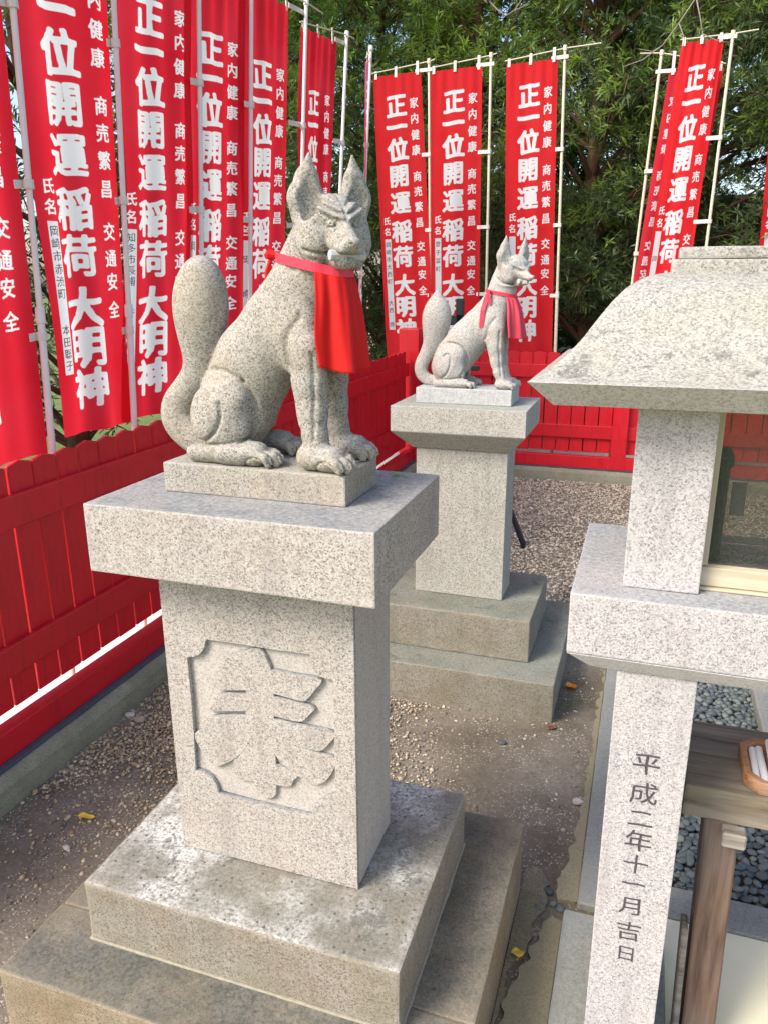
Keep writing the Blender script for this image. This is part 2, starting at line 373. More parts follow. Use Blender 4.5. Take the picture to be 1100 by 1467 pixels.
def raster_glyph(ch, n):
    """one character as an n x n coverage mask"""
    if (ch, n) not in RAST:
        V, F = glyph(ch, 0, .06); V = V[:, :2]*n*.96+n*.5; M = np.zeros((n, n), bool)
        for a, b, c in V[F]:
            x0, x1 = int(max(0, min(a[0], b[0], c[0]))), int(min(n-1, max(a[0], b[0], c[0])))+1
            y0, y1 = int(max(0, min(a[1], b[1], c[1]))), int(min(n-1, max(a[1], b[1], c[1])))+1
            if x1 <= x0 or y1 <= y0: continue
            X, Y = np.meshgrid(np.arange(x0, x1)+.5, np.arange(y0, y1)+.5)
            e = lambda p, q: (q[0]-p[0])*(Y-p[1])-(q[1]-p[1])*(X-p[0])
            e0, e1, e2 = e(a, b), e(b, c), e(c, a); M[y0:y1, x0:x1] |= ((e0 >= -1e-9) & (e1 >= -1e-9) & (e2 >= -1e-9)) | ((e0 <= 1e-9) & (e1 <= 1e-9) & (e2 <= 1e-9))
        RAST[(ch, n)] = M.astype(np.float32)
    return RAST[(ch, n)]
def blur(A, r):
    for ax in (0, 1):
        for _ in range(2):
            c = np.cumsum(np.concatenate([np.zeros_like(A.take([0], ax)), A], ax), ax); n = A.shape[ax]
            i = np.arange(n); lo = np.clip(i-r, 0, n); hi = np.clip(i+r+1, 0, n); A = (c.take(hi, ax)-c.take(lo, ax))/(2*r+1)
    return A
def stamp(img, ch, cx, cy, w, h, fat, n=128):
    """draw a thickened, rounded brush-like character, centre and size in pixels"""
    G = raster_glyph(ch, n); p = 10; G = np.pad(G, p); r = max(1, int(round(fat*n)))
    if fat > 0:
        D = G.copy()
        for dx in range(-r, r+1):
            for dy in range(-r, r+1):
                if (dx/(r*1.15))**2+(dy/(r*.9))**2 <= 1: D = np.maximum(D, np.roll(np.roll(G, dx, 1), dy, 0))
        G = D
    G = blur(G, 1 if fat < .02 else 2); W, H = max(2, int(w*(n+2*p)/n)), max(2, int(h*(n+2*p)/n)); m = n+2*p
    ix = ((np.arange(W)+.5)/W*m); iy = ((np.arange(H)+.5)/H*m)
    k = max(1, int(m/H/1.6)); Gb = blur(G, k//2) if k > 1 else G
    T = Gb[np.clip(iy.astype(int), 0, m-1)][:, np.clip(ix.astype(int), 0, m-1)]
    T = np.clip((T-.5)*(3.0 if fat >= .02 else 1.6)+.5, 0, 1)
    x0, y0 = int(cx-W/2), int(cy-H/2); a, b = max(0, x0), min(img.shape[1], x0+W); c, d = max(0, y0), min(img.shape[0], y0+H)
    if b > a and d > c: img[c:d, a:b] = np.maximum(img[c:d, a:b], T[c-y0:d-y0, a-x0:b-x0])
def print_cloth(name, img, c, trans):
    """cloth whose dye leaves the lettering white: R = white print, G = white strip, B = black ink"""
    H, W, _ = img.shape; im = bpy.data.images.new(name, W, H, alpha=False, float_buffer=False); im.colorspace_settings.name = 'Non-Color'
    px = np.ones((H, W, 4), np.float32); px[..., :3] = img; im.pixels.foreach_set(px.ravel()); im.update(); im.pack()
    k = NT(name); uv = k.tc.outputs['UV']; t = k.n('TexImage', Vector=uv); t.image = im; t.interpolation = 'Linear'; t.extension = 'CLIP'
    sp = k.n('SeparateColor'); k.put(sp.inputs[0], t.outputs[0]); fade = k.noise(2.2, 4)
    base = k.mix(k.ramp(fade, [(.35, 0), (.75, .35)]), c, (min(1, c[0]*1.06), c[1]*4+.02, c[2]*3+.02))
    base = k.mix(sp.outputs[0], base, (.87,.87,.90)); base = k.mix(sp.outputs[1], base, (.74,.76,.80)); base = k.mix(sp.outputs[2], base, (.06,.06,.075))
    k.fin(base, .75, k.bump(k.noise(900, 2), .15, .0006), .2)
    tr = k.n('BsdfTranslucent'); k.put(tr.inputs['Color'], base)
    mx = k.n('MixShader', Fac=trans); k.t.links.new(k.b.outputs[0], mx.inputs[1]); k.t.links.new(tr.outputs[0], mx.inputs[2]); k.t.links.new(mx.outputs[0], k.out.inputs[0])
    return k.m
def icosphere(sub):
    bm = bmesh.new(); bmesh.ops.create_icosphere(bm, subdivisions=sub, radius=1)
    V = np.array([tuple(v.co) for v in bm.verts]); F = np.array([[v.index for v in f.verts] for f in bm.faces]); bm.free(); return V, F
def scatter_stones(name, pos, size, mat, sub=1, flat=.6, seed=1, parent=None, smooth=False, zlift=.2):
    rng = np.random.default_rng(seed); V0, F0 = icosphere(sub) if sub else (np.array([(1,0,0),(-1,0,0),(0,1,0),(0,-1,0),(0,0,1),(0,0,-1)], float), np.array([(0,2,4),(2,1,4),(1,3,4),(3,0,4),(2,0,5),(1,2,5),(3,1,5),(0,3,5)])); n = len(pos)
    jit = 1+rng.uniform(-.25, .25, (n, len(V0), 1)) if sub <= 1 and not smooth else np.ones((n, len(V0), 1))
    V = V0[None]*jit*np.stack([size*rng.uniform(.7, 1.3, n), size*rng.uniform(.6, 1.0, n), size*flat*rng.uniform(.7, 1.2, n)], 1)[:, None, :]
    a = rng.uniform(0, 6.283, n); t = rng.uniform(-.5, .5, n)
    ca, sa, ct, st = np.cos(a), np.sin(a), np.cos(t), np.sin(t)
    x, y, z = V[..., 0], V[..., 1], V[..., 2]
    y, z = y*ct[:, None]-z*st[:, None], y*st[:, None]+z*ct[:, None]
    x, y = x*ca[:, None]-y*sa[:, None], x*sa[:, None]+y*ca[:, None]
    P = np.stack([x, y, z], 2)+pos[:, None, :]; P[..., 2] += (size*flat*zlift)[:, None]
    F = (F0[None]+(np.arange(n)*len(V0))[:, None, None]).reshape(-1, 3)
    o = link(name, mesh(name, P.reshape(-1, 3), F), parent, mat, smooth=smooth); return o

# carved crest of the near pedestal, (u, z) in metres
PANEL= [(-0.793, 0.805), (-0.777, 0.808), (-0.764, 0.816), (-0.754, 0.829), (-0.748, 0.85), (-0.676, 0.851), (-0.604, 0.851), (-0.532, 0.853), (-0.531, 0.836), (-0.525, 0.821), (-0.512, 0.81), (-0.488, 0.809), (-0.487, 0.73), (-0.488, 0.648), (-0.488, 0.564), (-0.509, 0.554), (-0.526, 0.537), (-0.536, 0.518), (-0.539, 0.503), (-0.603, 0.502), (-0.674, 0.503), (-0.748, 0.506), (-0.75, 0.525), (-0.762, 0.542), (-0.779, 0.549), (-0.797, 0.549), (-0.793, 0.631), (-0.792, 0.719)]
STROKES = {
 'hat': [(-0.711, 0.806), (-0.701, 0.821), (-0.667, 0.837), (-0.64, 0.846), (-0.626, 0.839), (-0.619, 0.821), (-0.613, 0.806), (-0.613, 0.789), (-0.713, 0.771)] ,
 'bar1': [(-0.727, 0.782), (-0.67, 0.798), (-0.613, 0.806), (-0.562, 0.805), (-0.512, 0.804), (-0.525, 0.781), (-0.537, 0.764), (-0.547, 0.754), (-0.562, 0.753), (-0.615, 0.758), (-0.663, 0.756), (-0.725, 0.746), (-0.743, 0.761)] ,
 'bar2': [(-0.726, 0.735), (-0.664, 0.746), (-0.616, 0.75), (-0.573, 0.748), (-0.529, 0.743), (-0.538, 0.727), (-0.553, 0.71), (-0.575, 0.707), (-0.618, 0.71), (-0.664, 0.71), (-0.721, 0.699), (-0.752, 0.694), (-0.742, 0.714)] ,
 'bar3': [(-0.751, 0.68), (-0.686, 0.696), (-0.618, 0.702), (-0.553, 0.7), (-0.49, 0.697), (-0.5, 0.673), (-0.52, 0.652), (-0.55, 0.655), (-0.577, 0.661), (-0.613, 0.663), (-0.669, 0.661), (-0.715, 0.654), (-0.754, 0.648), (-0.778, 0.654)] ,
 'stem': [(-0.661, 0.801), (-0.613, 0.806), (-0.62, 0.667), (-0.669, 0.661)] ,
 'left_leg': [(-0.774, 0.645), (-0.715, 0.653), (-0.669, 0.661), (-0.662, 0.657), (-0.672, 0.637), (-0.694, 0.605), (-0.722, 0.582), (-0.751, 0.568), (-0.773, 0.591), (-0.793, 0.626)] ,
 'right_leg': [(-0.62, 0.672), (-0.577, 0.662), (-0.533, 0.647), (-0.489, 0.642), (-0.495, 0.613), (-0.51, 0.588), (-0.528, 0.575), (-0.546, 0.577), (-0.571, 0.587), (-0.598, 0.604), (-0.614, 0.625), (-0.618, 0.648)] ,
 'bar4': [(-0.7, 0.598), (-0.659, 0.6), (-0.617, 0.6), (-0.598, 0.598), (-0.569, 0.587), (-0.579, 0.572), (-0.586, 0.558), (-0.615, 0.554), (-0.662, 0.551), (-0.698, 0.55), (-0.708, 0.572)] ,
 'foot': [(-0.659, 0.663), (-0.62, 0.667), (-0.616, 0.637), (-0.614, 0.601), (-0.616, 0.551), (-0.62, 0.528), (-0.635, 0.518), (-0.649, 0.521), (-0.662, 0.54), (-0.667, 0.579), (-0.696, 0.583), (-0.692, 0.608), (-0.671, 0.637)] ,
}
# ---------------------------------------------------------------- ground and the setting
def sheet(name, u0, u1, v0, v1, z, mat, cut=1, kind='structure', amp=0., seed=0):
    nu, nv = max(1, int((u1-u0)/cut)), max(1, int((v1-v0)/cut))
    x = np.linspace(u0, u1, nu+1); y = np.linspace(v0, v1, nv+1); X, Y = np.meshgrid(x, y)
    Z = np.full_like(X, z)
    if amp:
        Z += amp*(np.sin(X*5.1+seed)*np.cos(Y*4.3+seed)+.6*np.sin(X*13+Y*9+seed)+.3*np.sin(X*31-Y*27)*np.cos(X*17+Y*37))
    V = np.stack([X, Y, Z], 2).reshape(-1, 3); i = np.arange(nv)[:, None]*(nu+1)+np.arange(nu)[None]
    F = np.stack([i, i+1, i+nu+2, i+nu+1], 2).reshape(-1, 4)
    return tag(link(name, mesh(name, V, F), None, mat, smooth=True), kind=kind)
sheet('ground', -60, 60, -40, 90, -.035, M_outer, 10)
sheet('earth_floor', -1.78, 1.9, -.6, 6.0, 0.0, M_ground, .04, amp=.0028)
sheet('sunlit_ground_beyond_fence', -2.6, 2.4, 6.2, 7.0, .02, M_sunlit, .5)
sheet('sunlit_ground_beside_fence', -2.35, -1.9, .2, 6.2, .03, M_sunlit, .5)  # painted bright so it shows as a sunlit line under the slats
# kerbs below the fences
def kerb(name, pts, label, seed):
    return tag(roughen(link(name, pts, None, M_concrete), .004, .05, seed), kind='structure')
def prism_v(prof, v0, v1):       # profile (u,z) swept along v
    n = len(prof); V = [(u, v0, z) for u, z in prof]+[(u, v1, z) for u, z in prof]
    F = [(i, (i+1) % n, n+(i+1) % n, n+i) for i in range(n)]+[tuple(range(n))[::-1], tuple(range(n, 2*n))]
    return V, F
def prism_u(prof, u0, u1):       # profile (v,z) swept along u
    n = len(prof); V = [(u0, v, z) for v, z in prof]+[(u1, v, z) for v, z in prof]
    F = [(n+i, n+(i+1) % n, (i+1) % n, i) for i in range(n)]+[tuple(range(n)), tuple(range(n, 2*n))[::-1]]
    return V, F
def mk(name, VF, parent=None, mat=None, bev=0, smooth=False, seg=1):
    me = mesh(name, *VF); bm = bmesh.new(); bm.from_mesh(me); bmesh.ops.recalc_face_normals(bm, faces=bm.faces[:]); bm.to_mesh(me); bm.free()
    if bev: bevel_mesh(me, bev, seg)
    return link(name, me, parent, mat, smooth=smooth)
kp = [(-1.90,-.03),(-1.90,.088),(-1.715,.088),(-1.697,.080),(-1.686,.062),(-1.680,.03),(-1.676,-.03)]
ko = mk('kerb', prism_v(kp, .3, 5.98), None, M_concrete); roughen(ko, .004, .06, 1); tag(ko, kind='structure')
kq = [(-u-1.68+5.95, z) for u, z in kp]; kq = [(5.95+(-1.68-u), z) for u, z in kp]
k2 = mk('kerb', prism_u(kq, -1.66, 2.2), None, M_concrete); roughen(k2, .004, .06, 2); tag(k2, kind='structure')
bs = box('gap_shade_strip', -1.9, -1.722, .3, 5.96, .090, .0985, M_gapshade, None, .001); tag(bs, kind='structure')  # thin dark strip standing for the shaded gap between kerb and rail
bs2 = box('gap_shade_strip', -1.7, 2.2, 5.99, 6.16, .090, .0985, M_gapshade, None, .001); tag(bs2, kind='structure')
# edging round the shrine yard
eg = box('edging_kerb', -.045, .06, 1.745, 4.4, -.05, .018, M_edge, None, .004); roughen(eg, .0012, .05, 3); tag(eg, kind='structure')
eg = box('edging_kerb', -.046, .06, 1.607, 1.741, -.05, .022, M_edge, None, .004); roughen(eg, .0012, .05, 4); tag(eg, kind='structure')
eg = box('edging_slab', -.073, .155, .6, 1.55, -.05, .048, M_edge, None, .004); roughen(eg, .0012, .05, 5); tag(eg, kind='structure')
eg = box('edging_kerb', .06, 1.6, 1.642, 1.748, -.05, .014, M_edge, None, .004); roughen(eg, .0015, .05, 6); tag(eg, kind='structure')
sheet('cream_concrete_floor', .155, 1.6, .5, 1.64, .006, M_cream, .1, amp=.0006)
sheet('pebble_bed_floor', .06, 1.6, 1.748, 4.4, .004, M_dark, .3)
# broken concrete apron
def ragged_slab(name, outline, z, seed, thick=.05):
    rng = random.Random(seed); pts = []; from mathutils import noise as N_
    m = len(outline)
    for i in range(m):
        a, b = Vector(outline[i]), Vector(outline[(i+1) % m]); L = (b-a).length; n = max(1, int(L/.012))
        nn = Vector((-(b-a).y, (b-a).x))/max(L, 1e-6)
        st_ = 0 if abs(a.x-b.x) < 1e-6 else 1
        for k in range(n): pts.append(tuple(a.lerp(b, k/n)+st_*nn*(.016*N_.noise(Vector((*(a.lerp(b, k/n)*28), seed)))+.0035*N_.noise(Vector((*(a.lerp(b, k/n)*90), seed)))+rng.uniform(-.001, .001))))
    me = curve_plate(name, [pts], thick/2); me.transform(Matrix.Translation((0, 0, z-thick/2)))
    o = link(name, me, None, M_rough); return tag(o, kind='structure')
ragged_slab('concrete_apron', [(-.047,4.3),(-.047,1.62),(-.095,1.612),(-.104,1.68),(-.083,1.76),(-.072,1.93),(-.060,2.29),(-.062,2.52),(-.052,2.75),(-.050,4.3)], .010, 3)
ragged_slab('concrete_apron', [(-.187,.6),(-.187,1.70),(-.160,1.71),(-.118,1.66),(-.128,1.56),(-.138,1.51),(-.158,1.42),(-.176,1.36)], .008, 4)
ragged_slab('concrete_apron', [(-.168,.6),(-.166,1.22),(-.172,1.30),(-.150,1.38),(-.128,1.47),(-.118,1.53),(-.098,1.56),(-.076,1.545),(-.076,.6)], .010, 5)
# ---------------------------------------------------------------- red fences
def slat_mesh():
    w, t, h, pk = .0485, .007, .968, .012
    z0, zs, zp = .213, h, .968+pk
    pr = [(-w, z0), (w, z0), (w, zs), (0, zp), (-w, zs)]
    V = [(x, -t, z) for x, z in pr]+[(x, t, z) for x, z in pr]; n = 5
    F = [tuple(range(n)), tuple(range(n, 2*n))[::-1]]+[(n+i, n+(i+1) % n, (i+1) % n, i) for i in range(n)]
    me = mesh('slat', V, F); bm = bmesh.new(); bm.from_mesh(me); bmesh.ops.recalc_face_normals(bm, faces=bm.faces[:]); bm.to_mesh(me); bm.free()
    return bevel_mesh(me, .0018)
SL = slat_mesh(); SL.materials.append(M_red)
rng = random.Random(4)
def fence(label, origin, along, inward, length, posts, group='red slat fences round the shrine yard'):
    """origin on the slat face line; along / inward unit vectors"""
    root = empty('slat_fence', origin, label, 'fence', group)
    A, I = Vector(along), Vector(inward)
    def bar(name, s0, s1, d0, d1, z0, z1, bev=.004):
        p = ORIG[root]; a = p+A*s0+I*d0; b = p+A*s1+I*d1
        return box(name, min(a.x, b.x), max(a.x, b.x), min(a.y, b.y), max(a.y, b.y), z0, z1, M_red, root, bev, 2)
    bar('rail', 0, length, .001, .055, .0995, .192); bar('rail', 0, length, .001, .022, .328, .428); bar('rail', 0, length, .001, .022, .785, .886)
    n = int(length/.1045); ang = math.atan2(A.y, A.x)
    for i in range(n):
        o = bpy.data.objects.new('slat', SL); scene.collection.objects.link(o); o.parent = root
        q = A*(.056+i*.1045)-I*(.0075+rng.uniform(0, .0012)); o.location = (q.x, q.y, rng.uniform(-.003, .003))
        o.rotation_euler = (rng.uniform(-.002, .002), rng.uniform(-.003, .003), ang)
    for s in posts: bar('post', s-.057, s+.057, -.0165, .060, .0997, .884, .005)
    for s in posts: bar('post_foot', s-.05, s+.05, -.10, -.0175, .0, .90, .004)
    return root
fence('long red slat fence with pointed slat tops running back along the left side', (-1.80, .50, 0), (0, 1, 0), (1, 0, 0), 5.36, [])
fence('red slat fence across the back of the yard behind the small fox', (-1.68, 6.055, 0), (1, 0, 0), (0, -1, 0), 3.9, [1.53, 3.3])
cp = empty('fence_corner_post', (-1.79, 5.96, 0), 'tall square red post where the two red fences meet', 'post')
box('post', -1.875, -1.712, 5.885, 6.045, .0, 1.146, M_red, cp, .006, 2)
# ---------------------------------------------------------------- stone pedestals
P1 = (-.644, 1.244); P2 = (-.624, 2.806)
def blk(name, root, c, hu, hv, z0, z1, mat, bev=.004, amp=.0012, cut=.04, seed=1, v0=None, v1=None, hu2=None, hv2=None, u0=None, u1=None):
    a = [c[0]-hu, c[0]+hu, c[1]-hv, c[1]+hv]
    if v0 is not None: a[2] = v0
    if v1 is not None: a[3] = v1
    if u0 is not None: a[0] = u0
    if u1 is not None: a[1] = u1
    b = a if hu2 is None else [c[0]-hu2, c[0]+hu2, c[1]-hv2, c[1]+hv2]
    o = link(name, frustum(name, (*b, z0), (*a, z1), bev, 2), root, mat)
    return roughen(o, amp, cut, seed) if amp else o
p1 = empty('stone_pedestal', (P1[0], P1[1], 0), 'near granite pedestal with a carved crest on its shaft, under the big fox', 'pedestal', 'granite pedestals of the fox statues')
blk('base_stone', p1, P1, .4548, .3761, 0, .2105, G_base2, .005, .002, .05, 1, v1=1.0485)
blk('base_stone', p1, P1, .4548, .3761, 0, .2085, G_base2, .005, .002, .05, 2, v0=1.0505)
mortar = plain('mortar', (.34,.31,.23), .9, .45, 90)
roughen(box('mortar_line', P1[0]-.3345, P1[0]+.3345, P1[1]-.2576, P1[1]+.2576, .205, .2142, mortar, p1, .001), .0022, .02, 77)
blk('step_stone', p1, P1, .3317, .2548, .212, .3505, G_base, .006, .002, .04, 3)
blk('cap_stone', p1, P1, .2712, .1959, 1.0035, 1.1305, G_ped, .003, .0006, .03, 5)
blk('shaft', p1, P1, 0.1968, .0930, .3548, 1.002, G_ped, .002, 0, v0=1.1522, v1=1.244+.102)
# carved face: frame plate with a recessed panel and raised strokes
hl = PANEL
outer = [(-.8408,.3548),(-.4472,.3548),(-.4472,1.002),(-.8408,1.002)]
me = curve_plate('carved_face', [outer, hl], .0049, .0006)
rot = Matrix.Rotation(math.pi/2, 4, 'X')
me.transform(Matrix.Translation((0, 1.1470, 0)) @ rot); link('carved_face', me, p1, G_carve)
crest_bm = []
for i, (k_, pl) in enumerate(STROKES.items()):
    me = curve_plate('crest_stroke', [smooth_loop(pl, 3)], .0042, .0009)
    me.transform(Matrix.Translation((0, 1.1474+.00022*i, 0)) @ rot); crest_bm.append(me)
bmj = bmesh.new()
for m_ in crest_bm: bmj.from_mesh(m_)
cm = bpy.data.meshes.new('raised_crest'); bmj.to_mesh(cm); bmj.free(); link('raised_crest', cm, p1, G_carve)
p2 = empty('stone_pedestal', (P2[0], P2[1], 0), 'farther granite pedestal with a chamfered cap, under the small fox by the red fence', 'pedestal', 'granite pedestals of the fox statues')
blk('base_stone', p2, P2, .4164, .3773, -.01, .152, G_base3, .005, .002, .05, 7, v1=2.664)
blk('base_stone', p2, P2, .4164, .3773, -.01, .151, G_base3, .005, .002, .05, 8, v0=2.666)
blk('step_stone', p2, P2, .306, .2427, .153, .319, G_base3, .006, .002, .04, 9, v1=2.794)
blk('step_stone', p2, P2, .306, .2427, .153, .318, G_base3, .006, .002, .04, 10, v0=2.796)
blk('shaft', p2, P2, .1729, .0851, .320, .9035, G_ped2, .003, .0006, .05, 11)
blk('cap_stone', p2, P2, .2463, .1742, .9755, 1.0695, G_ped2, .003, .0006, .05, 12)
blk('cap_underside', p2, P2, .2463, .1742, .9038, .975, G_ped2, .001, 0, hu2=.183, hv2=.096)
# ---------------------------------------------------------------- shrine lantern on the right
UC, W2 = .32, .477
sh = empty('stone_shrine', (.32, 1.35, 0), 'tall stone lantern shrine at the right with a sweeping stone roof and a glazed box', 'shrine')
def roof():
    prof = [(0,1.364),(.02,1.3662),(.07,1.370),(.155,1.381),(.22,1.391),(.28,1.403),(.36,1.421),(.426,1.439),(.49,1.456),(.55,1.471),(.60,1.481),(.64,1.489),(.74,1.501),(.83,1.508),(1,1.513)]
    T = (-.157, 1.086, 1.627); Rg = (.024, 1.352, 1.361)
    V = []; rings = []
    def ring(u, va, vb, z):
        nu, nv = 24, 14; r = []
        u1 = 2*UC-u
        for i in range(nu): r.append((u+(u1-u)*i/nu, va, z))
        for i in range(nv): r.append((u1, va+(vb-va)*i/nv, z))
        for i in range(nu): r.append((u1+(u-u1)*i/nu, vb, z))
        for i in range(nv): r.append((u, vb+(va-vb)*i/nv, z))
        s = len(V); V.extend(r); return list(range(s, s+len(r)))
    rings.append(ring(-.122, 1.112, 1.600, 1.330))
    for s, z in prof: rings.append(ring(T[0]+(Rg[0]-T[0])*s, T[1]+(Rg[1]-T[1])*s, T[2]+(Rg[2]-T[2])*s, z))
    F = [tuple(rings[0])[::-1], tuple(rings[-1])]
    for a, b in zip(rings, rings[1:]):
        n = len(a); F += [(a[i], a[(i+1) % n], b[(i+1) % n], b[i]) for i in range(n)]
    return V, F
ro = mk('roof', roof(), sh, G_roof)
for p_ in ro.data.polygons: p_.use_smooth = False
from mathutils import noise as mnoise
for v_ in ro.data.vertices:
    v_.co.z += .0006*mnoise.noise(v_.co*70)
blk('ridge_stone', sh, (UC, 1.356), .297, .036, 1.505, 1.531, G_roof, .004, .001, .03, 14)
blk('ridge_stone', sh, (UC, 1.352), .288, .026, 1.5315, 1.5495, G_roof, .004, .001, .03, 15)
fr = [(-.006, .107), (.533, .646)]
for a, b in fr:
    blk('window_pillar', sh, P1, 0, 0, 1.0345, 1.3295, G_shr, .002, .0004, .05, 16, u0=a, u1=b, v0=1.190, v1=1.480)
    blk('post', sh, P1, 0, 0, .02, .9015, G_shr, .002, .0005, .05, 17, u0=a+.004, u1=b+.012, v0=1.165, v1=1.480)
blk('shelf_stone', sh, P1, 0, 0, .931, 1.0335, G_shr, .003, .0006, .03, 18, u0=-.082, u1=.722, v0=1.1395, v1=1.5225)
link('shelf_underside', frustum('shelf_underside', (-.045,.685,1.160,1.49,.902), (-.082,.722,1.1395,1.5225,.9302), .001), sh, G_shr)
blk('foot_stone', sh, P1, 0, 0, -.02, .0495, M_edge, .004, .001, .05, 19, u0=-.05, u1=.72, v0=1.06, v1=1.2)
wf = empty('glass_window', (.32, 1.23, 1.034), 'pale wooden framed glass window between the stone pillars of the shrine', 'window')
sh_w = sh
def wbox(name, *a, mat=M_frame, bev=.0015): return box(name, *a, mat, sh, bev)
bpy.data.objects.remove(wf)
stile = wbox('window_stile', .1075, .1175, 1.221, 1.243, 1.072, 1.322, mat=M_framev)
wbox('window_stile', .522, .532, 1.221, 1.243, 1.072, 1.322, mat=M_framev)
wbox('window_rail', .1075, .532, 1.219, 1.245, 1.0395, 1.0705)
wbox('window_sill', .1077, .532, 1.212, 1.249, 1.0338, 1.0385)
gp = wbox('window_glass', .1178, .5218, 1.236, 1.239, 1.071, 1.328, mat=M_glass, bev=0)
gp2 = wbox('window_glass', .1178, .5218, 1.462, 1.465, 1.036, 1.328, mat=M_glass, bev=0)
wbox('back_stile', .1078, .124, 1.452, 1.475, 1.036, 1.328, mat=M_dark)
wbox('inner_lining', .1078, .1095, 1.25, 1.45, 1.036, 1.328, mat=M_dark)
la = empty('candle_stand', (.150, 1.34, 1.0345), 'dim black candle stand behind the glass of the shrine, against its left pillar', 'candle stand')
V_, F_ = join([tube([(.137,1.34,1.0345),(.137,1.34,1.045),(.137,1.34,1.047),(.137,1.34,1.205),(.137,1.34,1.207),(.137,1.34,1.222),(.137,1.34,1.238)], [.022,.022,.0085,.0085,.013,.0135,.006], 12)])
mk('stem', (V_, F_), la, M_black, smooth=False); box('frosted_shade', .147, .169, 1.30, 1.304, 1.135, 1.19, plain('frosted_shade', (.20,.19,.175), .5), la, .001)
# inscription, cut and blackened, on the front of the left post
zc = [.736,.680,.630,.584,.536,.494,.447,.392,.342]; sz = [.050,.050,.046,.050,.046,.044,.046,.048,.040]
for c, z, s_ in zip('平成二年十一月吉日', zc, sz):
    V2, F2 = text_block([(c, 0, z, s_*.95, s_*.9, .004)], .05)
    V3 = np.column_stack([V2[:, 0]+.058, 1.1645-V2[:, 2]*.00005, V2[:, 1]])
    link('engraved_character', mesh('engraved_character', V3, F2), sh, M_engr)
